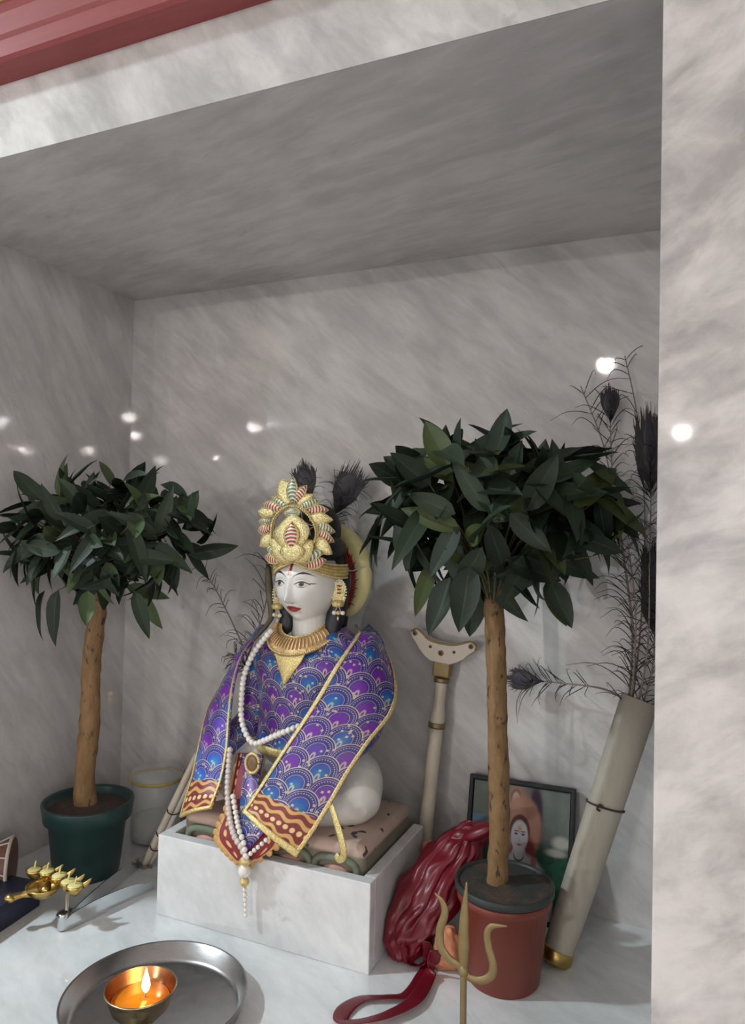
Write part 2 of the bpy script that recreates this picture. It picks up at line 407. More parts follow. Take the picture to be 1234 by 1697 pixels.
# ------------------------------------------------------------------ the niche
XL, YB, ZC, YF = -1.353, 1.495, 1.344, .824
S('floor', bx(-1.75, .85, .30, 1.60, -.05, 0, .004), M_FLOOR)
S('wall_back', bx(-1.75, .60, YB, YB + .1, -.001, 2.2), M_BACK)
S('wall_left', bx(-1.75, XL, YF, YB + .05, 0, ZC + .03), M_LEFT)
S('wall_right', bx(.03, .30, YF + .03, YB + .05, 0, ZC + .03), M_LEFT)
S('ceiling', bx(-1.75, .30, YF + .0015, YB + .05, ZC - .001, ZC + .05), M_CEIL)
S('trim_1', bx(-2.4, -.030, YF, YF + .001, ZC - .001, HALL), M_LINT)
S('trim_2', bx(-.029, .95, YF - .004, YF + .06, 0, HALL, .0025), M_PIL)
za, zb = at(0, 98, .775).z, at(0, 22, .775).z
prof = [(YF + .001, za), (.782, za), (.776, za + .004), (.774, za + .028), (.770, za + .034), (.764, zb - .012), (.758, zb - .004), (.758, zb), (YF + .001, zb)]
def extrude_x(pr, x0, x1):
    n = len(pr); v = [(x0, y, z) for y, z in pr] + [(x1, y, z) for y, z in pr]
    return v, [(i, (i + 1) % n, n + (i + 1) % n, n + i) for i in range(n)] + [tuple(range(n)), tuple(range(2 * n - 1, n - 1, -1))]
cor = S('trim_3', extrude_x(prof, -2.4, .95), RED)
pg = [(YF + .001, zb), (.752, zb), (.748, zb + .01), (.752, zb + .02), (.742, zb + .03), (YF + .001, zb + .03)]
S('gold_moulding', extrude_x(pg, -2.4, .95), GOLDP, cor, label='gold moulding')
S('wall_front', bx(-2.4, .95, .33, .38, -.9, -.05), M_PIL)
S('floor', bx(-11, 9, -13, .33, -.95, -.9), HFLOOR)
S('ceiling', bx(-11, 9, -13, YF + .05, HALL + .03, HALL + .08), PLASTER)
for i, (x, y, w, c) in enumerate(LAMPS):
    L = empty('ceiling_lamp', (x, y, HALL), 'round hall ceiling lamp with a glowing white globe in a chrome rim', 'lamp', 'hall ceiling lamps')
    mk('lamp_rim', *lathe([(.060, .005), (.085, .0), (.088, .008), (.088, .03), (.060, .03), (.060, .005)], (x, y, HALL), 24, close=False), CHROME, L)
    mk('lamp_globe', *ball((x, y, HALL - .018), (.044, .044, .040), 20), LENS, L)
    near = y > 0                     # the lamps right above the shrine throw a downward beam
    ld = bpy.data.lights.new('lamp_light', 'AREA' if near else 'POINT'); ld.energy = w; ld.color = c
    if near: ld.shape = 'DISK'; ld.size = .13
    else: ld.shadow_soft_size = .05
    lo = bpy.data.objects.new('lamp_light', ld); link(lo, L); lo.matrix_basis = Matrix.Translation((x, y, HALL - (.07 if near else .018)))

# ------------------------------------------------------------------ pedestal
PX0, PX1, PY0, PY1, PH, PT = -.929, -.482, 1.135, 1.405, .152, .022
ped = empty('pedestal', ((PX0 + PX1) / 2, 1.27, 0), 'low open marble box pedestal holding the seated statue', 'pedestal')
S('front_panel', bx(PX0, PX1, PY0, PY0 + PT, 0, PH, .002), M_PED, ped)
S('side_panel', bx(PX0, PX0 + PT, PY0 + PT, PY1, 0, PH, .002), M_PED, ped)
S('side_panel', bx(PX1 - PT, PX1, PY0 + PT, PY1, 0, PH, .002), M_PED, ped)
S('inner_slab', bx(PX0 + PT, PX1 - PT, PY0 + PT, PY1, 0, .05), M_PED, ped)

# ------------------------------------------------------------------ statue body
SX = -.700
HC = Vector((SX - .002, 1.302, .636))
HSX, HSY, HSZ = 1.13, 1.05, 1.0; HCOS, HSIN = math.cos(math.radians(-7)), math.sin(math.radians(-7))
def head_mesh(nt=150, npz=120):
    t = np.linspace(0, PI, npz); a = np.linspace(0, 2 * PI, nt, endpoint=False)
    T, A = np.meshgrid(t, a, indexing='ij')
    x = np.sin(T) * np.sin(A); y = -np.sin(T) * np.cos(A); z = np.cos(T)
    # a face narrows from cheekbones to chin
    zz = z * .082
    nar = np.where(zz < 0, 1 - .34 * np.clip(-zz / .082, 0, 1) ** 1.6, 1.0)
    X = x * .0595 * nar; Y = y * .070 * np.where(zz < 0, 1 - .20 * np.clip(-zz / .082, 0, 1) ** 2, 1.0)
    Z = zz
    front = np.clip(-y, 0, 1) ** .7 * (y < 0)
    Zb = Z
    # flatten the face a little
    Y = Y + front * (.004 * np.exp(-(X / .03) ** 2))
    g = lambda x0, z0, sx, sz: np.exp(-((X - x0) / sx) ** 2 - ((Zb - z0) / sz) ** 2)
    nose = .013 * np.exp(-(X / .0065) ** 2) * np.clip((.008 - Zb) / .034, 0, 1) * (1 / (1 + np.exp(-(Zb + .033) / .0016)))
    nose += .006 * g(0, -.0275, .008, .006) + .0035 * (g(.008, -.030, .0045, .0045) + g(-.008, -.030, .0045, .0045))
    bridge = .004 * np.exp(-(X / .006) ** 2) * np.exp(-((Zb - .006) / .016) ** 2)
    sock = -.0055 * (g(.023, .006, .014, .009) + g(-.023, .006, .014, .009))
    eyeb = .0045 * (g(.023, .003, .010, .0062) + g(-.023, .003, .010, .0062))
    lid = .0012 * (g(.023, .0085, .012, .0022) + g(-.023, .0085, .012, .0022))
    brow = .0025 * (g(.022, .020, .016, .006) + g(-.022, .020, .016, .006))
    lips = .0052 * g(0, -.0405, .013, .0034) + .0056 * g(0, -.0485, .011, .0040) - .0030 * g(0, -.0445, .014, .0015) - .002 * (g(.016, -.044, .004, .004) + g(-.016, -.044, .004, .004))
    chin = .007 * g(0, -.069, .013, .010) - .003 * g(0, -.057, .014, .005)
    cheek = .003 * (g(.028, -.022, .016, .016) + g(-.028, -.022, .016, .016))
    Y = Y - front * (nose + bridge + sock + eyeb + lid + brow + lips + chin + cheek)
    X = X * HSX; Y = Y * HSY; X, Y = X * HCOS - Y * HSIN, X * HSIN + Y * HCOS
    vs = [HC + Vector((X[i, j], Y[i, j], Z[i, j])) for i in range(npz) for j in range(nt)]
    fs = [(i * nt + j, (i + 1) * nt + j, (i + 1) * nt + (j + 1) % nt, i * nt + (j + 1) % nt) for i in range(npz - 1) for j in range(nt)]
    bm = bmesh.new(); bv = [bm.verts.new(v) for v in vs]
    for f in fs: bm.faces.new([bv[i] for i in f])
    bmesh.ops.remove_doubles(bm, verts=bm.verts, dist=1e-6); bmesh.ops.recalc_face_normals(bm, faces=bm.faces)
    bm.verts.index_update(); out = [v.co.copy() for v in bm.verts], [[v.index for v in f.verts] for f in bm.faces]; bm.free(); return out
def capsule(path, rad, n=24, seg=24, flat=(1, 1), up=None):
    P = [Vector(p) for p in path]; r0, r1 = rad[0], rad[-1]
    a = (P[0] - P[1]).normalized(); b = (P[-1] - P[-2]).normalized()
    path2 = [P[0] + a * r0 * .95] + [P[0] + a * r0 * .6] + P + [P[-1] + b * r1 * .6] + [P[-1] + b * r1 * .95]
    rad2 = [r0 * .25, r0 * .8] + list(rad) + [r1 * .8, r1 * .25]
    return tube(path2, rad2, n, seg, flat, up)
stat = empty('deity_statue', (SX, 1.28, .05), 'white marble seated deity statue in purple peacock brocade with painted face', 'statue')
bd = MB(); bd.add(head_mesh())
bd.add(capsule([(SX, 1.315, .50), (SX, 1.310, .545), (SX, 1.303, .60)], [.050, .037, .036]))
bd.add(capsule([(SX, 1.32, .26), (SX, 1.315, .34), (SX, 1.31, .42), (SX, 1.318, .485)], [.092, .072, .092, .070], flat=(1.12, .72), up=(0, 1, 0)))
bd.add(capsule([(SX - .105, 1.325, .487), (SX, 1.322, .508), (SX + .105, 1.325, .487)], [.036, .044, .036]))
for s in (-1, 1):
    hx_ = SX - .150 if s < 0 else SX + .088; hy_ = 1.232 if s < 0 else 1.212; el = Vector((SX + s * .126, 1.312, .36)); ha = Vector((hx_, hy_, .296))
    bd.add(capsule([(SX + s * .104, 1.325, .478), (SX + s * .122, 1.322, .42), el], [.034, .030, .024]))
    bd.add(capsule([el, el.lerp(ha, .5), ha], [.024, .021, .015]))
    fd = Vector((-.10, -.45, -.9)).normalized() if s < 0 else Vector((-.35, -.30, -.88)).normalized(); sdv = fd.cross(Vector((0, -1, .3))).normalized()
    bd.add(capsule([ha, ha + fd * .026], [.015, .014], 12, 14, (1, .6), (0, -1, .3)))
    for k, ln_ in enumerate((.026, .031, .030, .023)):
        p0 = ha + fd * .030 + sdv * (k - 1.5) * .0085; bd.add(capsule([p0, p0 + fd * ln_ * .55, p0 + fd * ln_ + Vector((0, .004, 0))], [.0050, .0046, .0038], 12, 10))
    p0 = ha + fd * .012 - sdv * .013; bd.add(capsule([p0, p0 + fd * .012 - sdv * .008, p0 + fd * .025 - sdv * .009], [.0058, .0052, .0042], 12, 10))
    bd.add(capsule([(SX + s * .055, 1.335, .255), (SX + s * .108, 1.29, .262), (SX + s * .131, 1.258, .248)], [.066, .060, .052]))
    bd.add(capsule([(SX + s * .131, 1.255, .240), (SX + s * .06, 1.225, .226), (SX - s * .03, 1.215, .222)], [.046, .038, .028]))
me = bpy.data.meshes.new('t'); me.from_pydata([tuple(v) for v in bd.v], [], bd.f)
to = bpy.data.objects.new('t', me); COL.objects.link(to)
rm = to.modifiers.new('r', 'REMESH'); rm.mode = 'VOXEL'; rm.voxel_size = .0021; rm.use_smooth_shade = True
sm = to.modifiers.new('s', 'SMOOTH'); sm.iterations = 3; sm.factor = .5
dg = bpy.context.evaluated_depsgraph_get(); me2 = bpy.data.meshes.new_from_object(to.evaluated_get(dg)); bpy.data.objects.remove(to)
def skin_fn():
    X, Y, Z = sep(coord()); u = ((X - HC.x) * HCOS + (Y - HC.y) * HSIN) / HSX; au = eabs(u); w = Z - HC.z
    fr = lt(Y, HC.y - .02) * gt(Z, .552)
    base = mixc(tex(coord(), 14, 3), (.62, .60, .565), (.72, .70, .665))
    du = (au - .0235)
    # eyes
    arch = 1.0 - (du / .0135) * (du / .0135)
    ew = w - .0028
    eye = step(arch * .0046 - eabs(ew), -.0002, .0006)
    out = step(arch * .0064 + .0003 - eabs(ew - .0008), -.0002, .0006)
    col = mixc(out * .85 * fr, base, (.06, .05, .045))
    tail = ell(au, w, .039, .0052, .006, .0011, .4); col = mixc(tail * fr, col, (.03, .025, .02))
    col = mixc(eye * fr, col, (.58, .56, .52))
    iris = eye * ell(du + 0.0, ew, .0, .001, .0046, .0046); col = mixc(iris * fr, col, (.10, .09, .065))
    col = mixc(eye * ell(du, ew, .0, .001, .0020, .0020) * fr, col, (.01, .01, .01))
    lidl = ew - arch * .0052; col = mixc((1.0 - step(eabs(lidl), .0005, .0012)) * gt(arch, 0.0) * fr, col, (.025, .02, .018))
    # upper lid crease and brows
    cr = w - (.0135 - du * du * 26.0); col = mixc((1.0 - step(eabs(cr), .0004, .0010)) * lt(eabs(du), .013) * .5 * fr, col, (.25, .22, .20))
    br = w - (.0255 - (au - .026) * (au - .026) * 24.0); bw = .0021 * (1.0 - eabs(au - .024) / .021)
    col = mixc(step(bw - eabs(br), -.0004, .0004) * lt(eabs(au - .024), .0205) * fr, col, (.035, .03, .028))
    # lips
    lu = 1.0 - au / .0165; low = step(w + .0525 - (1.0 - lu) * (1.0 - lu) * .0075, -.0004, .0006)
    cup = .0038 * lu + .0012 * ell(au, w, .005, -.04, .004, .02, .5) + .0006
    lip = low * step(cup - (w + .0448), -.0004, .0006) * step(lu, 0, .05)
    col = mixc(lip * fr, col, (.33, .035, .038))
    col = mixc((1.0 - step(eabs(w + .0448 + au * au * 4.0), .0003, .0009)) * step(lu, 0, .1) * fr, col, (.09, .012, .012))
    # nostrils, tilak
    col = mixc(ell(au, w, .0055, -.0345, .0022, .0012, .4) * .7 * fr, col, (.22, .15, .13))
    tw = w - .030
    ulo = emax(lt(eabs(au - .0058), .0011) * lt(eabs(tw - .002), .015), lt(eabs(tw + .0140 - au * .4), .0020) * lt(au, .0062))
    col = mixc(lt(au, .0052) * lt(eabs(tw - .002), .0145) * fr, col, (.62, .58, .52))
    col = mixc(ulo * fr, col, (.80, .76, .68))
    col = mixc(lt(au, .0024) * lt(eabs(tw - .003), .0125) * fr, col, (.30, .02, .025))
    return {'Base Color': col}
SKIN = mat('painted_marble_skin', rough=.30, fn=skin_fn)
me2.materials.clear(); me2.materials.append(SKIN)
me2.polygons.foreach_set('use_smooth', [True] * len(me2.polygons))
bo = bpy.data.objects.new('body', me2); link(bo, stat)
for s in (-1, 1):   # ears
    mk('ear', *ball((SX + s * .0655, 1.308, .634), (.005, .011, .019), 14), SKIN, stat)
hb = MB()
hb.add(ball((SX, 1.332, .656), (.0645, .058, .080), 28)); hb.add(ball((SX, 1.308, .708), (.069, .072, .036), 28)); hb.add(ball((SX, 1.330, .745), (.050, .044, .055), 24))
for s in (-1, 1):
    hb.add(capsule([(SX + s * .050, 1.325, .65), (SX + s * .057, 1.318, .60), (SX + s * .052, 1.305, .548), (SX + s * .058, 1.30, .525)], [.022, .020, .017, .010]))
hb.add(capsule([(SX, 1.36, .66), (SX, 1.372, .58), (SX, 1.378, .50)], [.055, .050, .035], flat=(1.1, .6), up=(0, 1, 0)))
hb.build('hair', HAIR, stat)
# painted base block with cartouches
def base_fn():
    X, Y, Z = sep(coord())
    top = mixc(tex(coord(), 22, 3), (.44, .31, .26), (.56, .43, .36))
    spots = step(tex(coord(), 48, 2, .4), .66, .70)
    top = mixc(spots, top, (.05, .04, .035))
    side = mixc(tex(coord(), 24, 4), (.11, .105, .075), (.23, .20, .14))
    n = E.nt.nodes.new('ShaderNodeNewGeometry'); nx, ny, nz = sep(n.outputs['Normal'])
    f = emax(step(Z, .172, .180), step(nz, .3, .7))
    return {'Base Color': mixc(f, side, top)}
BASEM = mat('painted_stone_base', rough=.6, fn=base_fn)
S('stone_base', bx(-.893, -.508, 1.166, 1.395, .05, .196, .014), BASEM, stat, True, label='painted stone base, speckled pink on top')
PINKS = mat('pink_stone', (.45, .24, .19), .6, 0, speck((.46, .25, .20), .2, 40, .4)); GRNS = mat('green_stone', (.12, .15, .11), .6, 0, speck((.14, .165, .12), .3, 40, .3))
for cx_ in (-.562, -.655, -.748, -.838):
    P = [Vector((cx_ + .042 * math.copysign(abs(math.cos(a)) ** .6, math.cos(a)), 1.164, .140 + .028 * math.copysign(abs(math.sin(a)) ** .6, math.sin(a)))) for a in np.linspace(0, 2 * PI, 25)]
    mk('scroll_ring', *tube(P, .007, 48, 8), GRNS, stat, label='green carved ring')
    mk('pink_boss', *ball((cx_, 1.166, .140), (.029, .010, .017), 16), PINKS, stat, label='pink carved boss')

# ------------------------------------------------------------------ statue clothing
def tunic():
    zs = np.linspace(.305, .550, 50); prof = [(.305, .122, .088), (.335, .116, .080), (.38, .114, .076), (.43, .120, .080), (.475, .134, .082), (.505, .126, .074), (.530, .100, .066), (.550, .062, .058)]
    pz = [p[0] for p in prof]; rx = np.interp(zs, pz, [p[1] for p in prof]); ry = np.interp(zs, pz, [p[2] for p in prof]); k = np.ones(5) / 5
    rx = np.convolve(np.pad(rx, 2, 'edge'), k, 'valid'); ry = np.convolve(np.pad(ry, 2, 'edge'), k, 'valid')
    n = 96; vs = []; uv = []; fs = []
    for i, z in enumerate(zs):
        for j in range(n + 1):
            a = 2 * PI * j / n; fold = 1 + .018 * math.sin(a * 9 + z * 8) * max(0, (.45 - z) / .15)
            fr_ = max(0, -math.cos(a)) ** 2.2; up_ = min(1, max(0, (z - .485) / .06))
            vs.append((SX + rx[i] * math.sin(a) * fold, 1.318 + ry[i] * math.cos(a) * fold, z - (.034 * fr_) * up_)); uv.append((a * .105, z - .29))
    for i in range(len(zs) - 1):
        for j in range(n): fs.append((i * (n + 1) + j, i * (n + 1) + j + 1, (i + 1) * (n + 1) + j + 1, (i + 1) * (n + 1) + j))
    return mk('tunic', vs, fs, PEAT, stat, True, uv, 'peacock patterned tunic', fix=True)
tun = tunic()
for s in (-1, 1):
    e0 = Vector((SX + s * .126, 1.312, .36)); h0 = Vector((SX - .150 if s < 0 else SX + .088, 1.232 if s < 0 else 1.212, .296))
    v_, f_ = tube([(SX + s * .080, 1.325, .500), (SX + s * .122, 1.322, .435), tuple(e0), tuple(e0.lerp(h0, .55)), tuple(h0)], [.040, .039, .033, .029, .023], 40, 24)
    mk('sleeve', v_, f_, PEAT, tun, True, [((k % 24) * .008, .34 - (k // 24) * .007) for k in range(len(v_))])
mk('hem_band', *tube([Vector((SX + .123 * math.sin(a), 1.318 + .090 * math.cos(a), .310)) for a in np.linspace(0, 2 * PI, 33)], .009, 96, 8, (.35, 1), (0, 0, 1)), GOLDP, tun, label='gold hem band')
# V of gold embroidery on the chest
o, g, n = sheet([(at(450, 1070, 1.243), at(508, 1076, 1.243)), (at(457, 1092, 1.236), at(499, 1096, 1.236)), (at(463, 1112, 1.233), at(486, 1114, 1.233)), (at(469, 1134, 1.232), at(473, 1134, 1.232))], 24, 30, .003, .004, name='chest_panel', m=GOLDP, parent=tun, label='gold embroidered V panel')
def shawl_side(rows, m, label, bulge, fold=0.):
    o, g, n = sheet(rows, 60, 130, .0035, bulge, fold, 2, 'shawl', m, stat, label=label)
    nv, nu = len(g), len(g[0])
    for side in (0, 1):      # raised gold border strips
        ii = [0, 1, 2, 3] if side == 0 else [nu - 4, nu - 3, nu - 2, nu - 1]
        Rw = [[g[j][i] + n[j][i] * .0022 for i in ii] for j in range(0, nv, 2)] + [[g[-1][i] + n[-1][i] * .0022 for i in ii]]
        strip(Rw, o)
    Rw = [[g[j][i] + n[j][i] * .0024 for i in range(0, nu, 2)] + [g[j][-1] + n[j][-1] * .0024] for j in range(nv - 5, nv)]
    strip(Rw, o); return o
def strip(R, parent, m=GOLDP, name='gold_border', th=.003):
    nv, nu = len(R), len(R[0]); V = [p for r in R for p in r]; N = Vector((0, -1, 0)); k = len(V); V2 = [p - N * -th for p in V]; fs = []
    V2 = [p + Vector((0, th, 0)) for p in V]
    for j in range(nv - 1):
        for i in range(nu - 1):
            a = j * nu + i; q = (a, a + 1, a + nu + 1, a + nu); fs += [q, tuple(k + x for x in q[::-1])]
    rim = [i for i in range(nu)] + [j * nu + nu - 1 for j in range(1, nv)] + [(nv - 1) * nu + i for i in range(nu - 2, -1, -1)] + [j * nu for j in range(nv - 2, 0, -1)]
    for a, b in zip(rim, rim[1:] + rim[:1]): fs.append((a, b, k + b, k + a))
    return mk(name, V + V2, fs, m, parent)
RROWS = [((588, 1036, 1.37), (610, 1036, 1.42)), ((594, 1046, 1.30), (628, 1056, 1.37)), ((577, 1072, 1.262), (648, 1100, 1.33)), ((553, 1107, 1.232), (657, 1145, 1.305)), ((528, 1150, 1.212), (648, 1184, 1.272)),
         ((500, 1195, 1.190), (614, 1228, 1.232)), ((470, 1240, 1.172), (580, 1278, 1.196)), ((440, 1287, 1.155), (550, 1330, 1.168)), ((415, 1325, 1.140), (518, 1382, 1.146)), ((401, 1345, 1.128), (490, 1421, 1.128))]
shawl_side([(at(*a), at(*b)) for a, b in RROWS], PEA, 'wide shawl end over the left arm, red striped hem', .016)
LROWS = [((425, 1044, 1.36), (444, 1036, 1.355)), ((392, 1092, 1.30), (405, 1080, 1.265)), ((368, 1132, 1.28), (388, 1128, 1.243)), ((343, 1178, 1.255), (381, 1182, 1.226)), ((330, 1230, 1.225), (377, 1240, 1.205)),
         ((318, 1285, 1.195), (368, 1289, 1.183)), ((306, 1325, 1.172), (358, 1318, 1.164)), ((298, 1355, 1.158), (349, 1340, 1.152))]
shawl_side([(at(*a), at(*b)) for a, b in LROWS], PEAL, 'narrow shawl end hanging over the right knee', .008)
FROWS = [((392, 1248, 1.2285), (440, 1252, 1.2285)), ((384, 1290, 1.19), (430, 1300, 1.19)), ((374, 1340, 1.160), (432, 1345, 1.160)), ((357, 1384, 1.130), (460, 1378, 1.130)), ((374, 1412, 1.122), (458, 1402, 1.122)), ((402, 1436, 1.122), (410, 1436, 1.122))]
def scallop(o, amp=.006):
    pass
red, g, n = sheet([(at(*a), at(*b)) for a, b in FROWS], 40, 70, .003, .004, name='skirt_cloth', m=REDCLOTH, parent=stat, uvunit=True, label='red scalloped apron cloth')
nu, nv = 40, 70
for side in (0, nu - 1):     # scalloped gold edge: a row of small lobes
    lob = MB()
    for j in range(24, nv - 1, 4):
        lob.add(ball(g[j][side] + Vector((0, .0015, 0)), (.0075, .0022, .0075), 12))
    lob.build('scallop_edge', mat('gold_thread', (.60, .34, .12), .5, .2, speck((.60, .34, .12), .15, 80)), red, kind='stuff')
sheet([(at(400, 1250, 1.2235), at(436, 1252, 1.2235)), (at(400, 1300, 1.182), at(428, 1300, 1.182)), (at(396, 1345, 1.150), at(430, 1345, 1.150)), (at(394, 1372, 1.126), at(442, 1368, 1.126)), (at(398, 1392, 1.116), at(428, 1390, 1.116)), (at(405, 1410, 1.116), at(410, 1411, 1.116))],
      30, 60, .003, .003, name='blue_panel', m=PEAT, parent=red, label='blue peacock patterned inset')
mk('gold_tape', *tube([at(548, 1335, 1.165), at(557, 1362, 1.150), at(567, 1398, 1.143), at(569, 1418, 1.145), at(562, 1425, 1.150), at(556, 1416, 1.155)], .0065, 40, 8, (1, .2), (0, -1, 0)), GOLDP, stat, label='loose gold tape')
# crescent of yellow silk behind the head
def arch():
    V = []; F_ = []; Tt = np.linspace(math.radians(-52), math.radians(232), 80); C0 = Vector((SX + .005, 1.365, .640)); seg = 12; inner = []
    for t in Tt:
        q = (t - math.radians(-52)) / math.radians(284); wd = .006 + .041 * max(0, math.sin(PI * q)) ** .45
        wd *= (.75 + .25 * abs(math.cos(t)))
        ri = .066; d = Vector((math.cos(t) * 1.0, 0, math.sin(t) * 1.24))
        c = C0 + d * (ri + wd / 2); inner.append((C0 + d * ri, d.normalized(), wd))
        dn = d.normalized()
        for k in range(seg):
            a = 2 * PI * k / seg; V.append(c + dn * (wd / 2) * math.cos(a) + Vector((0, 1, 0)) * min(.012, wd * .4) * math.sin(a))
    n = len(Tt)
    for i in range(n - 1):
        for k in range(seg): F_.append((i * seg + k, i * seg + (k + 1) % seg, (i + 1) * seg + (k + 1) % seg, (i + 1) * seg + k))
    F_ += [tuple(range(seg))[::-1], tuple((n - 1) * seg + k for k in range(seg))]
    a = mk('silk_arch', V, F_, HALOY, stat, label='yellow silk crescent behind the head')
    fr = MB()
    for i in range(4, n - 4, 1):
        p, d, wd = inner[i]; t = Vector((-d.z, 0, d.x)); h = .017 if i % 3 == 0 else .008
        pf = p + Vector((0, -.011, 0)); w_ = .0034
        v = [pf - t * w_ - d * .004, pf + t * w_ - d * .004, pf + t * w_ * .6 + d * .001, pf + d * h + t * .003, pf - t * w_ * .6 + d * .001]
        v2 = [x + Vector((0, .006, 0)) for x in v]; m5 = 5
        fr.add((v + v2, [(0, 1, 2, 3, 4), (9, 8, 7, 6, 5)] + [(j, (j + 1) % 5, 5 + (j + 1) % 5, 5 + j) for j in range(5)]))
    fr.build('red_fringe', HALOR, a, False, kind='stuff')
    p, d, wd = inner[int(n * .245)]
    P = [p + Vector((-.015, -.014, .004)), p + Vector((0, -.014, 0)), p + d * wd * .5 + Vector((0, -.016, -.001)), p + d * (wd + .001) + Vector((0, -.002, 0))]
    mk('tie_string', *tube(P, .0016, 16, 6), CORD, a, label='white tie string')
arch()
mk('shaded_crescent', *tube([at(444, 935, 1.30), at(446, 975, 1.305), at(450, 1010, 1.305), at(446, 1030, 1.30), at(420, 1060, 1.29)], [.006, .009, .008, .005, .004], 30, 8), mat('olive_shade', (.10, .085, .05), .6, 0, speck((.10, .085, .05), .3, 80, .4)), stat, label='left side of the yellow crescent, its shade painted olive')  # strip for the crescent's left side, shade put into its olive colour

# ------------------------------------------------------------------ crown
def crown_pt(px, py, dy=0.):
    Y = 1.230
    for _ in range(12):
        p = at(px, py, Y); Y = 1.226 + 3.5 * min(.08, abs(p.x - SX)) ** 2 + .25 * max(0, p.z - .70) + dy
    return at(px, py, Y)
def cc(a, b): return (420 + a / 6.17, 770 + b / 6.17)
def stripes(name, c, c2, fr=7.0):
    def fn():
        u, v, _ = sep(coord('UV'))
        e = eabs(u - .5) * 2.0
        s = step(eabs(emod(v * fr + e * e * .55, 1.0) - .5), .20, .30)
        col = mixc(s, c, (.66, .58, .40)); col = mixc(step(e, .74, .84), col, (.72, .60, .34))
        return {'Base Color': col, 'Metallic': .25, 'Normal': bump(s, .6, .003)}
    return mat(name, rough=.4, fn=fn)
RSTR = stripes('red_enamel_stripes', (.33, .045, .05), 0); GSTR = stripes('green_enamel_stripes', (.13, .20, .15), 0)
def gp_fn():
    n = tex(coord(), 330, 2)
    return {'Base Color': mixc(step(tex(coord(), 420, 3, .7), .38, .64), (.58, .45, .16), (.96, .86, .50)), 'Normal': bump(n, .9, .003)}
GPET = mat('gold_foil_petal', rough=.38, metal=.5, fn=gp_fn)
PB = MB()
crown = empty('crown', (SX, 1.26, .66), 'gold crown of red, green and gold petals on the statue head', 'crown')
def petal(b, t, w, m, dy=0., name='petal', blunt=0.):
    B = crown_pt(*cc(*b), dy); T = crown_pt(*cc(*t), dy - .004); ax = T - B; L = ax.length; ax.normalize()
    nrm = Vector((0, -1, 0)); nrm = (nrm - ax * nrm.dot(ax)).normalized(); sd = ax.cross(nrm).normalized()
    # petal width given in crop pixels; undo the foreshortening of a leaf turned from the lens
    hw = w / 6.17 * .00119 / 2 * 1.22 * (1 + .16 * abs(sd.x)); n = 12; V = []; uv = []; fs = []
    for k in range(n + 1):
        q = k / n; ww = hw * (max(0, math.sin(PI * min(1, q * .93 + .07))) ** .75) * (1 if q < .55 else 1 - .25 * (q - .55) / .45) + .0004
        c = B + ax * L * q + nrm * (.004 * math.sin(PI * q))
        for s, z in ((-1, 0), (-.5, .0020), (0, .0028), (.5, .0020), (1, 0)):
            V.append(c + sd * ww * s + nrm * z); uv.append((s * .5 + .5, q))
    k0 = len(V); V += [v - nrm * .0030 for v in V]; uv = uv + uv
    for k in range(n):
        for i in range(4):
            a = k * 5 + i; q = (a, a + 1, a + 6, a + 5); fs += [q, tuple(k0 + x for x in q[::-1])]
        for i in (0, 4): a = k * 5 + i; fs.append((a, a + 5, k0 + a + 5, k0 + a))
    fs += [(0, 1, 2, 3, 4, k0 + 4, k0 + 3, k0 + 2, k0 + 1, k0), tuple(n * 5 + i for i in range(5)) + tuple(k0 + n * 5 + i for i in range(4, -1, -1))]
    for e_ in (0, 4):
        E_ = [V[k * 5 + e_] + nrm * .0006 for k in range(n + 1)]; nb_ = max(8, int(L / .0022))
        for q_ in catmull(E_, nb_): PB.add(ball(q_, .00115, 6))
    return mk(name, V, fs, m, crown, True, uv)
PET = [((370, 400), (285, 145), 150, GPET, .003), ((400, 385), (405, 125), 90, GSTR, -.003), ((420, 385), (545, 215), 85, RSTR, 0), ((455, 415), (615, 305), 80, GPET, .003),
       ((340, 430), (185, 335), 70, GSTR, .002), ((280, 460), (105, 400), 90, RSTR, 0), ((210, 500), (48, 480), 80, GPET, -.002), ((190, 575), (55, 585), 60, GSTR, .002), ((180, 650), (50, 680), 90, RSTR, 0), ((205, 725), (70, 835), 90, GPET, -.002),
       ((330, 970), (135, 835), 80, GSTR, 0), ((270, 985), (120, 935), 80, RSTR, .003),
       ((480, 440), (668, 365), 65, GSTR, 0), ((545, 465), (765, 465), 90, RSTR, .002), ((575, 545), (810, 565), 100, GPET, -.002), ((630, 620), (832, 690), 90, GSTR, .002), ((650, 690), (822, 790), 85, RSTR, 0), ((620, 760), (800, 915), 110, GPET, -.002),
       ((455, 990), (725, 885), 90, GSTR, -.001), ((540, 1030), (742, 975), 95, RSTR, .001),
       ((400, 975), (180, 765), 165, GPET, -.004), ((400, 975), (612, 778), 170, GPET, -.004), ((400, 990), (398, 770), 190, GPET, -.008)]
for p in PET: petal(*p)
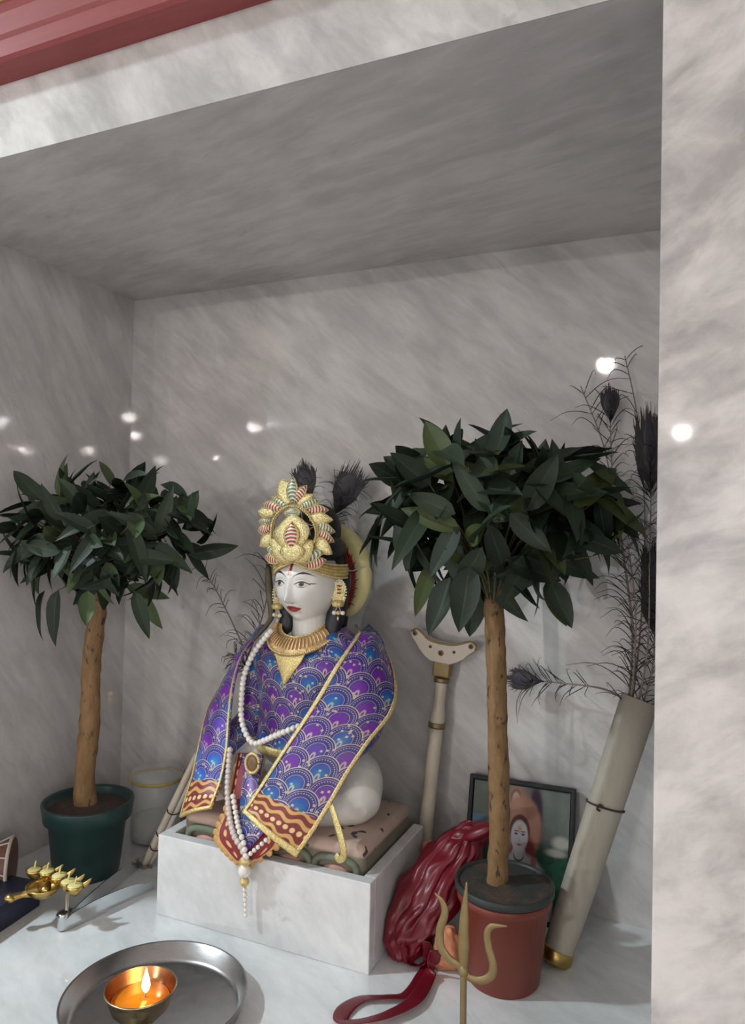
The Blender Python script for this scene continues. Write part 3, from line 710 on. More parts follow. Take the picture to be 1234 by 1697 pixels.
# middle ornament
petal((395, 870), (400, 500), 285, GPET, -.008, 'centre_plaque'); petal((392, 845), (396, 585), 120, RSTR, -.013, 'centre_petal'); petal((402, 545), (402, 430), 130, GSTR, -.008, 'centre_petal')
STUD = mat('brown_stone_stud', (.20, .08, .03), .2, 0, speck((.22, .09, .035), .3, 60, 0))
for q in ((350, 565), (430, 565), (300, 675), (482, 690), (315, 620), (462, 625), (295, 740), (478, 748)):
    mk('stone_stud', *ball(crown_pt(*cc(*q), -.013), (.0032, .0022, .0032), 10), STUD, crown)
P = [crown_pt(*cc(*q), -.002) for q in ((195, 800), (195, 690), (215, 570), (290, 470), (400, 425), (520, 470), (610, 570), (650, 680), (640, 790))]
mk('ring_arch', *tube(P, .0036, 60, 10, (1, 1)), GPET, crown)
bb = MB()
for p in catmull(P, 46): bb.add(ball(p + Vector((0, -.006, 0)), .0026, 8))
PB.build('petal_beads', GOLDP, crown, kind='stuff')
bb.build('ring_beads', GOLDP, crown, kind='stuff')
wire = [crown_pt(*cc(*q), .006) for q in ((490, 470), (500, 560), (560, 610), (620, 630), (575, 660), (580, 720))]
mk('white_wire', *tube(wire, .0009, 40, 6), CORD, crown, label='loose white wire')
# head band: wraps round the forehead in a shallow V
def band():
    A = np.linspace(math.radians(-100), math.radians(100), 90); R0 = []
    V = []; fs = []; nb = 5; P = []
    for a in A:
        rx, ry = .0735, .0785; c = math.cos(a)
        z = .6655 + .020 * max(0, c) ** 3 + .004 * max(0, 1 - abs(a) / .30) - .0015 * (1 - max(0, c)); hh = .0075 + .0050 * abs(math.sin(a)) 
        P.append((Vector((SX + rx * math.sin(a), 1.308 - ry * math.cos(a) , z)), Vector((math.sin(a) / rx, -math.cos(a) / ry, 0)).normalized(), hh))
    for p, nr, hh in P:
        for k in range(nb): s = k / (nb - 1) * 2 - 1; V.append(p + Vector((0, 0, hh * s)) + nr * (.003 * (1 - s * s)))
    k0 = len(V); V += [V[i * nb + k] - P[i][1] * .003 for i in range(len(P)) for k in range(nb)]
    for i in range(len(P) - 1):
        for k in range(nb - 1): a = i * nb + k; q = (a, a + 1, a + nb + 1, a + nb); fs += [q, tuple(k0 + x for x in q[::-1])]
        for k in (0, nb - 1): a = i * nb + k; fs.append((a, a + nb, k0 + a + nb, k0 + a))
    mk('head_band', V, fs, GOLDP, crown, label='beaded head band')
    bd_ = MB(); em = MB()
    for i, (p, nr, hh) in enumerate(P[1:-1]):
        em.add(ball(p + Vector((0, 0, -hh)) + nr * .0015, .0023, 8))
        em.add(ball(p + Vector((0, 0, hh)) + nr * .0015, .0020, 8))
        for s in (-.45, .05, .5): bd_.add(ball(p + Vector((0, 0, hh * s)) + nr * .0030, (.0017, .0017, .0024), 6))
    em.build('band_pearls', GOLDP, crown, kind='stuff'); bd_.build('band_beads', GOLD, crown, kind='stuff')
band()

# ------------------------------------------------------------------ jewellery
def strand(name, label, path, r, n, m, root=None, cat='necklace'):
    t = root or empty(name, path[0], label, cat)
    dense = catmull(path, 400); L = [0]
    for a, b in zip(dense, dense[1:]): L.append(L[-1] + (b - a).length)
    base = None
    for i in range(n):
        s = L[-1] * i / (n - 1); k = min(399, int(np.searchsorted(L, s))); p = dense[k]
        if base is None:
            base = mk('pearl', *ball((0, 0, 0), r, 12), m, t); o = base
        else:
            o = base.copy(); link(o, t)
        o.matrix_parent_inverse = root_of(t).inverted(); o.matrix_basis = Matrix.Translation(p)
    return t
P1 = [at(448, 1046, 1.245), at(430, 1068, 1.246), at(415, 1092, 1.240), at(404, 1122, 1.226), at(400, 1160, 1.222), at(400, 1190, 1.217), at(407, 1215, 1.213), at(420, 1232, 1.209), at(438, 1227, 1.206), at(456, 1219, 1.204), at(476, 1211, 1.205), at(494, 1204, 1.214)]
strand('pearl_necklace', 'white pearl strand looping across the tunic to the gold edged shawl', P1, .0062, 36, PEARL)
P2 = [at(381, 1243, 1.203), at(379, 1268, 1.190), at(377, 1310, 1.166), at(380, 1350, 1.142), at(388, 1384, 1.116), at(400, 1404, 1.110), at(407, 1420, 1.108)]
ml = strand('pearl_mala', 'long grey pearl mala with white tassel over the red apron', P2, .0064, 22, SILVERP)
strand('', '', [at(386, 1320, 1.158), at(391, 1350, 1.138), at(396, 1375, 1.116), at(403, 1395, 1.108), at(407, 1418, 1.106)], .0054, 12, PEARL, ml)
strand('', '', [at(447, 1386, 1.116), at(432, 1400, 1.110), at(420, 1410, 1.108), at(409, 1420, 1.106)], .0042, 7, PEARL, ml)
def drop(px, py, Y, r, m, nm): mk(nm, *ball(at(px, py, Y), r, 16), m, ml)
drop(406, 1427, 1.110, (.011, .008, .008), GOLDP, 'gold_cap'); drop(405, 1443, 1.112, .0120, PEARL, 'large_bead'); drop(405, 1461, 1.116, (.0085, .0085, .0095), GOLDP, 'gold_bead')
for k in range(6): drop(405.5 + k * .25, 1474 + k * 8.6, 1.120, .0046 - .0002 * k, PEARL, 'tassel_bead')
mk('thread', *tube([at(407, 1420, 1.110), at(405, 1460, 1.116), at(407, 1520, 1.121)], .0010, 12, 6), CORD, ml)
# collar
col_ = empty('collar_necklace', (SX, 1.29, .54), 'orange gold beaded collar round the statue neck', 'necklace')
def collar():
    A = np.linspace(math.radians(-128), math.radians(128), 80); V = []; fs = []; nb = 6; pts = []
    for a in A:
        d = Vector((math.sin(a), -math.cos(a), 0))
        for k in range(nb):
            s = k / (nb - 1); r = .048 + .027 * s; drop_ = .030 * s * (0.62 + .38 * max(0, math.cos(a))) + .016 * max(0, math.cos(a)) - .012 * (1 - max(0, math.cos(a)))
            V.append(Vector((SX - .012, 1.306, .549)) + Vector((d.x * r * 1.0, d.y * r * (1.0), -drop_)) + Vector((0, 0, .004 * math.sin(PI * s))))
    k0 = len(V); V += [v - Vector((0, 0, .004)) for v in V]; n = len(A)
    for i in range(n - 1):
        for k in range(nb - 1): a = i * nb + k; q = (a, a + 1, a + nb + 1, a + nb); fs += [q, tuple(k0 + x for x in q[::-1])]
        for k in (0, nb - 1): a = i * nb + k; fs.append((a, a + nb, k0 + a + nb, k0 + a))
    for i in (0, n - 1):
        for k in range(nb - 1): a = i * nb + k; fs.append((a, a + 1, k0 + a + 1, k0 + a))
    mk('collar_band', V, fs, ORANGEG, col_)
    e = MB(); h = MB()
    for i in range(0, n):
        e.add(ball(V[i * nb + nb - 1], .0026, 8)); e.add(ball(V[i * nb], .0022, 8))
        if i % 2 == 0: h.add(tube([V[i * nb + 1] + Vector((0, -.001, .0015)), V[i * nb + 3] + Vector((0, -.001, .002)), V[i * nb + 4] + Vector((0, -.001, .001))], .0017, 6, 6))
    e.build('edge_beads', GOLDP, col_, kind='stuff'); h.build('bugle_beads', ORANGEG, col_, kind='stuff')
collar()
def earring(c, label, s):
    t = empty('earring', c, label, 'earring'); c = Vector(c)
    R = Matrix.Rotation(s * .35, 3, 'Z')
    q = [(.0, .034), (.010, .030), (.0135, .020), (.011, .006), (.0125, -.004), (.010, -.014), (.0, -.018)]
    V = []; fs = []; m = len(q)
    for y in (-.003, .003):
        for x, z in q + [(-a, b) for a, b in q[-2:0:-1]]: V.append(c + R @ Vector((x, y, z)))
    k = len(V) // 2; fs = [tuple(range(k)), tuple(range(2 * k - 1, k - 1, -1))] + [(i, (i + 1) % k, k + (i + 1) % k, k + i) for i in range(k)]
    mk('ear_plate', V, fs, GPET, t, False)
    for z in (.024, .017, .010): mk('enamel_bar', *ball(c + R @ Vector((0, -.004, z)), (.0055, .002, .0018), 8), mat('red_enamel', (.3, .04, .04), .3, 0, speck((.3, .04, .04), .2, 50)), t)
    mk('gold_cup', *lathe([(.002, -.014), (.011, -.012), (.013, -.005), (.008, .0)], c + Vector((0, -.004, -.004)), 16), GOLDP, t)
    e = MB()
    for a in np.linspace(-2.3, 2.3, 20): e.add(ball(c + R @ Vector((math.sin(a) * .0145, -.003, .012 + math.cos(a) * .024)), .0021, 8))
    e.build('edge_pearls', PEARL, t, kind='stuff')
    for dx in (-.0085, 0, .0085): mk('hanging_bead', *ball(c + R @ Vector((dx, -.003, -.029)), (.005, .005, .0045), 10), GOLDP if dx == 0 else PEARL, t)
    mk('hanging_bead', *ball(c + Vector((0, -.003, -.040)), (.002, .002, .004), 8), PEARL, t)
    mk('wire_loop', *tube([c + Vector((-.007, -.003, -.028)), c + Vector((0, -.003, -.016)), c + Vector((.007, -.003, -.028))], .0008, 14, 6), CORD, t)
earring((SX + .0700, 1.293, .612), 'paisley gold earring right of the face, edged in pearls', 1)
earring((SX - .0680, 1.293, .598), 'half hidden gold earring left of the face', -1)
pen = empty('oval_pendant', at(418, 1265, 1.205), 'oval gold rimmed brown pendant below the tunic hem', 'pendant')
mk('rim', *tube([at(418 + 11 * math.cos(a), 1265 + 16 * math.sin(a), 1.186) for a in np.linspace(0, 2 * PI, 21)], .003, 48, 8), GOLDP, pen)
mk('stone', *ball(at(418, 1265, 1.188), (.0115, .004, .017), 20), mat('brown_stone', rough=.3, fn=speck((.20, .12, .06), .6, 90, .5)), pen)

# ------------------------------------------------------------------ trees
def leaf_mesh(name, m, L, Wd, bend, fold):
    n = 8; V = []; uv = []; fs = []
    for k in range(n + 1):
        q = k / n; w = Wd * .5 * 1.95 * q ** .62 * max(0, 1 - q) ** .95 + .0004
        zc = -bend * q * q * L + .012 * L * math.sin(q * 9)
        for s in (-1, 0, 1): V.append((s * w, q * L, zc + abs(s) * fold * w)); uv.append((.5 + s * .5, q))
    for k in range(n):
        for i in (0, 1): a = k * 3 + i; fs.append((a, a + 1, a + 4, a + 3))
    me = bpy.data.meshes.new(name); me.from_pydata(V, [], fs); me.materials.append(m)
    l = me.uv_layers.new(name='UVMap')
    for lp in me.loops: l.data[lp.index].uv = uv[lp.vertex_index]
    for p in me.polygons: p.use_smooth = True
    return me
def topiary(label, base, trunk, rt, C, rad, leafmat, L, nleaf, seed, potfn, lim=None, droop=.25):
    R = random.Random(seed); t = empty('potted_tree', base, label, 'potted plant')
    potfn(t)
    mk('trunk', *tube(trunk, rt, 60, 18, jit=.22), BARK, t)
    top = Vector(trunk[-1]); C = Vector(C)
    meshes = [leaf_mesh('leaf', leafmat, L * a, L * b, c, d) for a, b, c, d in ((1, .52, .25, .35), (.85, .50, .05, .25), (1.10, .48, .40, .3), (.90, .58, -.12, .4))]
    tw = MB()
    for i in range(nleaf):
        for _ in range(60):
            u = R.uniform(-1, 1); th = R.uniform(0, 2 * PI); s = math.sqrt(1 - u * u); rr = R.uniform(.72, 1.04) if i % 4 else R.uniform(.35, .75)
            d = Vector((s * math.cos(th), s * math.sin(th), u)); p = C + Vector((d.x * rad[0], d.y * rad[1], d.z * rad[2])) * rr
            if u < -.80 and R.random() < .6: continue
            # leaf axis: partly outward, partly along the crown's surface, a little downward
            tn = Vector((R.gauss(0, 1), R.gauss(0, 1), R.gauss(-.25, 1))); tn = (tn - d * tn.dot(d)).normalized()
            ax = (d * R.uniform(.35, 1.15) + tn * R.uniform(.3, 1.1) + Vector((0, 0, -.12))).normalized(); p = p - ax * L * .45
            if i >= nleaf - 6:          # a few leaves hang below the crown on bent stalks
                th = R.uniform(0, 2 * PI); p = C + Vector((math.cos(th) * rad[0] * .45, math.sin(th) * rad[1] * .5 - .02, -rad[2] * R.uniform(.6, .95))); ax = Vector((math.cos(th) * .45, math.sin(th) * .3, -1)).normalized(); d = Vector((.1, -1, .1))
            tip = p + ax * L * 1.05
            if lim and not lim(tip): continue
            if lim and not lim(p): continue
            break
        else: continue
        up = d * 1.0 + Vector((R.gauss(0, .3), R.gauss(-.1, .3), .35 + R.gauss(0, .3)))
        sd = ax.cross(up); sd = sd.normalized() if sd.length > 1e-4 else Vector((1, 0, 0)); nz = sd.cross(ax).normalized()
        Mx = Matrix(((sd.x, ax.x, nz.x, p.x), (sd.y, ax.y, nz.y, p.y), (sd.z, ax.z, nz.z, p.z), (0, 0, 0, 1)))
        ob = bpy.data.objects.new('leaf', R.choice(meshes)); link(ob, t); ob.matrix_basis = Mx @ Matrix.Scale(R.uniform(.82, 1.12), 4)
        if i % 2 == 0: tw.add(tube([top - Vector((0, 0, R.uniform(0, .05))), top.lerp(p, .5) + Vector((R.gauss(0, .008), R.gauss(0, .008), .01)), p], [.0026, .0018, .0010], 8, 5))
    tw.build('twigs', TWIG, t, kind='stuff'); return t
# left tree in green pot
GB = Vector((-1.179, 1.208, 0))
def pot_green(t):
    mk('pot', *lathe([(.0, .0), (.066, .0), (.068, .004), (.080, .115), (.090, .117), (.095, .150), (.0945, .153), (.0885, .153), (.087, .148), (.082, .135), (.0, .135)], GB, 48, close=False), GREENP, t)
    mk('soil', *lathe([(.0, .141), (.02, .144), (.05, .139), (.083, .136)], GB, 32, close=False), SOIL, t)
TL = [GB + Vector((-.004, 0, .134)), at(140, 1290, 1.205), at(148, 1200, 1.205), at(152, 1100, 1.205), at(160, 1020, 1.205), at(167, 955, 1.205)]
topiary('potted topiary with tan trunk and leafy ball crown in a green pot', GB, TL, [.0235, .021, .021, .0195, .019, .016], at(172, 885, 1.165), (.240, .165, .132), LEAFL, .088, 299, 11, pot_green,
        lambda p: p.x > XL + .012 and p.y < YB - .02 and p.y > YF + .02)
RP = Vector((-.276, 1.228, 0))
def pot_red(t):
    mk('pot', *lathe([(.0, .0), (.058, .0), (.061, .004), (.0745, .132), (.079, .134), (.080, .146), (.0785, .147), (.072, .147), (.070, .13), (.0, .12)], RP, 48, close=False), TERRA, t)
    mk('pot_lining', *lathe([(.070, .130), (.0795, .1485), (.083, .150), (.083, .160), (.081, .162), (.077, .160), (.075, .150)], RP, 48, close=False), GREYP, t, label='dark grey green inner pot')
    mk('soil', *lathe([(.0, .163), (.012, .160), (.020, .156), (.035, .158), (.06, .159), (.0775, .157)], RP, 36, close=False), SOILG, t)
TR = [at(822, 1482, 1.228), at(826, 1400, 1.228), at(826, 1310, 1.226), at(825, 1220, 1.224), at(822, 1130, 1.224), at(820, 1050, 1.226), at(816, 985, 1.228)]
topiary('potted topiary with tan trunk and large dark leaves in a red brown pot', RP, TR, [.0185, .0165, .017, .0165, .0175, .0165, .0155], at(818, 848, 1.215), (.218, .170, .136), LEAFR, .108, 299, 23, pot_red,
        lambda p: p.x < .02 and p.y < YB - .03 and p.y > YF + .05)

# ------------------------------------------------------------------ storage jar, rod, tongs, lamp, drum, box
J = atz(258, 1388, 0); jar = empty('storage_jar', J, 'clear lidded jar with yellow seal behind the white rod', 'jar')
mk('jar_wall', *lathe([(.001, .003), (.058, .003), (.060, .012), (.060, .135), (.057, .142), (.0545, .140), (.0575, .133), (.0575, .014), (.055, .006), (.001, .006)], J, 40, close=False), GLASS, jar)
mk('jar_lid', *lathe([(.001, .166), (.050, .166), (.060, .160), (.062, .150), (.062, .146), (.001, .146)], J, 40, close=False), GLASS, jar)
mk('lid_seal', *tube([J + Vector((.0605 * math.cos(a), .0605 * math.sin(a), .144)) for a in np.linspace(0, 2 * PI, 33)], .0038, 64, 8), YLW, jar, label='yellow seal ring')
mk('jar_contents', *lathe([(.001, .007), (.056, .007), (.0565, .05), (.03, .055), (.001, .053)], J, 36, close=False), POWDER, jar, label='white powder in the jar')
a0, a1 = atz(238, 1436, .004), at(327, 1248, 1.275)
rod = empty('white_rod', a0, 'thin white rod leaning from the tongs up behind the left shawl end', 'rod')
mk('shaft', *tube([a0, a0.lerp(a1, .5), a1], [.0085, .0075, .006], 20, 12), WHITE, rod)
mk('second_shaft', *tube([a0 + Vector((.012, .006, 0)), a0.lerp(a1, .5) + Vector((.013, .006, 0)), a1 + Vector((.012, .006, 0))], [.006, .0055, .0045], 20, 10), CORD, rod)
for q in (.18, .30, .50):
    c = a0.lerp(a1, q) + Vector((.006, .003, 0)); ax, ay, _ = frame_of(a1 - a0)
    mk('tie', *tube([c + (ax * math.cos(g) * .016 + ay * math.sin(g) * .0115) for g in np.linspace(0, 2 * PI, 17)], .0014, 32, 6), TIE, rod, label='dark tie')
T0 = atz(104, 1530, .012); tg = empty('tongs', T0, 'long flat steel tongs lying open by the pedestal corner', 'tongs')
def blade(p0, p1, h=.033, th=.0022):
    d = (p1 - p0); s = Vector((-d.y, d.x, 0)).normalized() * th / 2; n = 16; V = []; fs = []
    for k in range(n):
        q = k / (n - 1); c = p0 + d * q; hh = h * (.62 + .38 * math.sin(PI * min(1, q * 1.15)) ** .5)
        V += [c - s + Vector((0, 0, 0 - c.z + .002)), c + s + Vector((0, 0, -c.z + .002)), c + s + Vector((0, 0, hh - c.z)), c - s + Vector((0, 0, hh - c.z))]
    for k in range(n - 1):
        for i in range(4): a = k * 4 + i; b = k * 4 + (i + 1) % 4; fs.append((a, b, b + 4, a + 4))
    fs += [(0, 1, 2, 3), tuple((n - 1) * 4 + i for i in (3, 2, 1, 0))]; return V, fs
e1, e2 = atz(250, 1424, 0), atz(256, 1474, 0); e2.x = min(e2.x, PX0 - .004)
Tb = Vector((T0.x, T0.y, 0))
mk('tong_arm', *blade(Tb + Vector((.004, .006, 0)), e1), CHROME, tg, False); mk('tong_arm', *blade(Tb + Vector((.008, -.002, 0)), e2), CHROME, tg, False)
mk('hinge_bend', *lathe([(.007, .001), (.0085, .001), (.0095, .006), (.0095, .028), (.0085, .031), (.007, .031)], Tb, 20), CHROME, tg)
B0 = Vector((-1.215, 1.055, 0)); nb = empty('navy_box', B0, 'flat navy blue box at the left edge, under the brass lamp', 'box')
cbx = atz(66, 1501, 0); dirb = (cbx - atz(0, 1546, 0)).normalized(); Rz = Matrix.Rotation(math.atan2(dirb.y, dirb.x), 3, 'Z'); sdb = Rz @ Vector((0, 1, 0))
ctr = cbx - dirb * .125 + sdb * .045
mk('box_body', *box(ctr + Vector((0, 0, .019)), (.25, .09, .038), Rz, .002), NAVY, nb, False); mk('box_lid', *box(ctr + Vector((0, 0, .043)), (.252, .092, .010), Rz, .002), NAVY, nb, False)
zt = .048
lp = empty('aarti_lamp', atz(70, 1475, zt), 'brass five wick hand lamp resting on the navy box', 'lamp')
bw = atz(72, 1474, zt + .016)
hp = [atz(16, 1489, zt + .012), atz(36, 1483, zt + .014), bw + Vector((-.006, -.006, -.002))]
mk('handle', *tube(hp, [.008, .0055, .010], 20, 12), BRASS, lp)
mk('handle_knob', *ball(hp[0], (.011, .009, .008), 14), BRASS, lp)
mk('oil_bowl', *lathe([(.001, .000), (.018, .002), (.029, .012), (.032, .020), (.0305, .021), (.026, .013), (.015, .006), (.001, .005)], bw - Vector((0, 0, .012)), 28, close=False), BRASS, lp)
cups = [(57, 1441), (78, 1444), (98, 1451), (113, 1461), (124, 1468)]
for k, (x, y) in enumerate(cups):
    c = atz(x, y, zt + .034); cp = mk('wick_cup', *lathe([(.001, -.018), (.007, -.016), (.0135, -.007), (.0155, .001), (.0145, .0015), (.0125, -.003), (.001, -.004)], c, 20, close=False), BRASS, lp)
    mk('spout', *tube([c + Vector((.009, .010, -.003)), c + Vector((.015, .016, .003)), c + Vector((.019, .021, .009))], [.006, .004, .0012], 10, 8), BRASS, cp)
    mk('ghee', *ball(c + Vector((0, 0, -.0005)), (.0138, .0138, .0046), 14), WAX, cp, label='yellow ghee in the cup')
    mk('wick', *tube([c, c + Vector((.001, .001, .012)), c + Vector((.002, .002, .017))], [.0022, .0015, .0009], 8, 6), WAX, cp)
mk('cup_arm', *tube([atz(57, 1448, zt + .018), atz(80, 1458, zt + .014), atz(100, 1463, zt + .014), atz(122, 1474, zt + .018)], .0050, 24, 10), BRASS, lp)
mk('bowl_neck', *tube([bw + Vector((0, 0, -.006)), atz(84, 1462, zt + .012)], .0075, 10, 10), BRASS, lp)
# foot of the cup row
fc = atz(112, 1470, zt + .004); fc.z = 0
mk('lamp_foot', *lathe([(.001, 0), (.020, 0), (.018, .004), (.005, .010), (.0045, zt + .012), (.001, zt + .014)], Vector((fc.x, fc.y, 0)), 20, close=False), CHROME, lp, label='pale metal foot')
D0 = Vector((-1.285, 1.022, 0)); dr = empty('hand_drum', D0, 'small brown hourglass drum laced with white cord at the left edge', 'drum')
DC = D0 + Vector((-.006, .015, .056)); RY = Matrix.Rotation(math.radians(38), 3, 'Z') @ Matrix.Rotation(PI / 2, 3, 'Y')
mk('drum_body', *lathe([(.050, -.060), (.052, -.056), (.038, -.03), (.020, 0), (.038, .03), (.052, .056), (.050, .060)], DC, 32, RY), DRUM, dr)
for s in (-1, 1):
    mk('drum_hoop', *tube([DC + RY @ Vector((.053 * math.cos(a), .053 * math.sin(a), s * .058)) for a in np.linspace(0, 2 * PI, 25)], .0035, 48, 8), CORD, dr)
    mk('drum_skin', *lathe([(.051, s * .0605), (.03, s * .062), (.001, s * .0625)], DC, 28, RY, close=False), DRUM, dr)
cd = MB()
for k in range(10):
    a = 2 * PI * k / 10; b = a + 2 * PI / 20
    cd.add(tube([DC + RY @ Vector((.053 * math.cos(a), .053 * math.sin(a), -.058)), DC + RY @ Vector((.036 * math.cos(a), .036 * math.sin(a), .0)), DC + RY @ Vector((.053 * math.cos(b), .053 * math.sin(b), .058))], .0018, 14, 6))
cd.build('lacing', CORD, dr, kind='stuff')

# ------------------------------------------------------------------ plate and oil lamp
PC = Vector((-.742, .911, 0))
mk('steel_plate', *lathe([(.001, .0015), (.120, .0015), (.128, .006), (.136, .030), (.139, .031), (.1405, .0295), (.139, .0285), (.131, .004), (.124, .0), (.001, .0)], PC, 72, close=False), STEEL)
tag(bpy.data.objects['steel_plate'], 'round brushed steel tray holding the burning oil lamp', 'tray')
DY = atz(233, 1636, .078); dz = Vector((DY.x, DY.y, .0016))
dl = empty('oil_lamp', dz, 'brass footed oil lamp with a burning wick on the steel tray', 'lamp')
mk('foot', *lathe([(.001, .0), (.027, .0), (.028, .003), (.018, .008), (.008, .014), (.007, .022), (.010, .026), (.012, .032)], dz, 36), BRASS, dl)
bowlp = [(.011, .028), (.030, .036), (.044, .050), (.050, .066), (.054, .076), (.055, .077), (.0545, .0785), (.0525, .078)]
bowlp = [(r * .93, z) for r, z in bowlp]
mk('bowl', *lathe(bowlp, dz, 48, close=False), mat('pale_brass', rough=.2, metal=1.0, fn=lambda: {'Base Color': mixc(tex(coord(), 25, 3), (.52, .43, .27), (.68, .58, .40))}), dl)
mk('bowl_lining', *lathe([(.0488, .078), (.0446, .066), (.039, .052), (.026, .040), (.001, .036)], dz, 48, close=False), COPPER, dl, label='copper coloured inside')
mk('ghee', *lathe([(.001, .0600), (.0410, .0600), (.0412, .0590), (.001, .0590)], dz, 48, close=False), GHEE, dl, label='orange melted ghee')
wk = dz + Vector((.004, .006, .060))
mk('wick', *tube([wk + Vector((0, 0, -.008)), wk + Vector((0, 0, .004)), wk + Vector((.001, 0, .009))], .0018, 8, 6), CORD, dl)
mk('flame', *lathe([(.0005, .0), (.004, .004), (.0062, .010), (.0055, .017), (.003, .026), (.0004, .036)], wk + Vector((.0005, 0, .006)), 16), FLAME, dl)
fl = bpy.data.lights.new('flame_light', 'POINT'); fl.energy = .07; fl.color = (1, .50, .14); fl.shadow_soft_size = .008
flo = bpy.data.objects.new('flame_light', fl); link(flo, dl); flo.matrix_basis = Matrix.Translation(wk + Vector((0, 0, .045)))

# ------------------------------------------------------------------ right side things
# walking staff with crescent handle
s0 = atz(694, 1478, .002); s1 = at(733, 1112, 1.462)
st = empty('prayer_staff', s0, 'ivory staff with a scrolled crescent handle leaning on the back wall', 'staff')
d = (s1 - s0); Ls = d.length; ax, ay, az = frame_of(d); 
def sp(q): return s0.lerp(s1, q)
def seg_(q0, q1, r0, r1, m, nm): return mk(nm, *tube([sp(q0), sp((q0 + q1) / 2), sp(q1)], [r0, r1], 10, 20), m, st)
seg_(0, .745, .0155, .0140, WHITE, 'shaft'); seg_(.742, .765, .0178, .0178, BRASSD, 'brass_collar')
mk('upper_shaft', *tube([sp(.76), sp(.79), sp(.85), sp(.93), sp(.955)], [.0155, .0160, .0118, .0125, .0130], 24, 20), WHITE, st)
seg_(.950, .968, .0165, .0165, BRASSD, 'brass_collar')
tq = d.normalized(); hx = Vector((math.cos(math.radians(6)), 0, -math.sin(math.radians(6))))
Rh = Matrix((hx, Vector((0, 1, 0)), hx.cross(Vector((0, 1, 0))))).transposed()
mk('brass_socket', *box(s1 + Vector((0, 0, .006)), (.036, .026, .034), Rh, .003), BRASSD, st, False)
q = [(-.066, .052), (-.056, .060), (-.044, .054), (-.030, .042), (-.012, .038), (.012, .038), (.030, .042), (.046, .050), (.058, .054), (.068, .046), (.067, .037), (.057, .027), (.045, .012), (.032, .001), (.020, -.006), (-.020, -.006), (-.032, .002), (-.045, .016), (-.056, .032), (-.064, .042)]
hc = s1 + Vector((0, -.004, .026))
V = [hc + Rh @ Vector((x * 1.06, -.014, z * .9)) for x, z in q] + [hc + Rh @ Vector((x * 1.06, .014, z * .9)) for x, z in q]; k = len(q)
hd = mk('handle', V, [tuple(range(k)), tuple(range(2 * k - 1, k - 1, -1))] + [(i, (i + 1) % k, k + (i + 1) % k, k + i) for i in range(k)], mat('ivory_handle', rough=.4, fn=speck((.64, .56, .47), .1, 30, .1)), st, False)
for x, z, r in ((-.058, .050, .0055), (.058, .044, .0055), (0, .016, .0062), (-.023, .026, .0034), (.026, .024, .0034)):
    mk('stud', *ball(hc + Rh @ Vector((x * 1.06, -.0145, z * .9)), (r, .0025, r), 12), BRASSD, hd)
    mk('stud_centre', *ball(hc + Rh @ Vector((x * 1.06, -.0166, z * .9)), (r * .5, .0018, r * .5), 10), TIE, hd)
edge = [hc + Rh @ Vector((x * 1.065, -.014, z * .91)) for x, z in q[:11]]
mk('gold_edge', *tube(edge, .0022, 50, 6), BRASSD, hd)

# framed picture leaning on the back wall
c_bl, c_br = atz(768, 1440, 0), None
ul, ur = at(783, 1286, 1.478), at(951, 1310, 1.486)
fw = .204; fh = .262
tl = Vector((ul.x, 1.482, 0)); lean = math.radians(13)
pic = empty('framed_picture', Vector((-.297, 1.44, 0)), 'black framed print of an orange robed holy man with halo behind the trunk', 'picture')
ux = (ur - ul); ux.z *= 1.0; ux = Vector((ur.x - ul.x, .004, ur.z - ul.z)).normalized()
uz = Vector((-.012, math.sin(lean), math.cos(lean))); uz = (uz - ux * uz.dot(ux)).normalized(); un = ux.cross(uz)
Rf = Matrix((ux, -un, uz)).transposed()
topmid = (Vector(ul) + Vector(ur)) / 2; fw = (ur - ul).length
fh = topmid.z / uz.z
fcn = topmid - uz * fh / 2
PO = fcn; 
def fp(a, b, n=0.): return PO + ux * a + uz * b + un * n
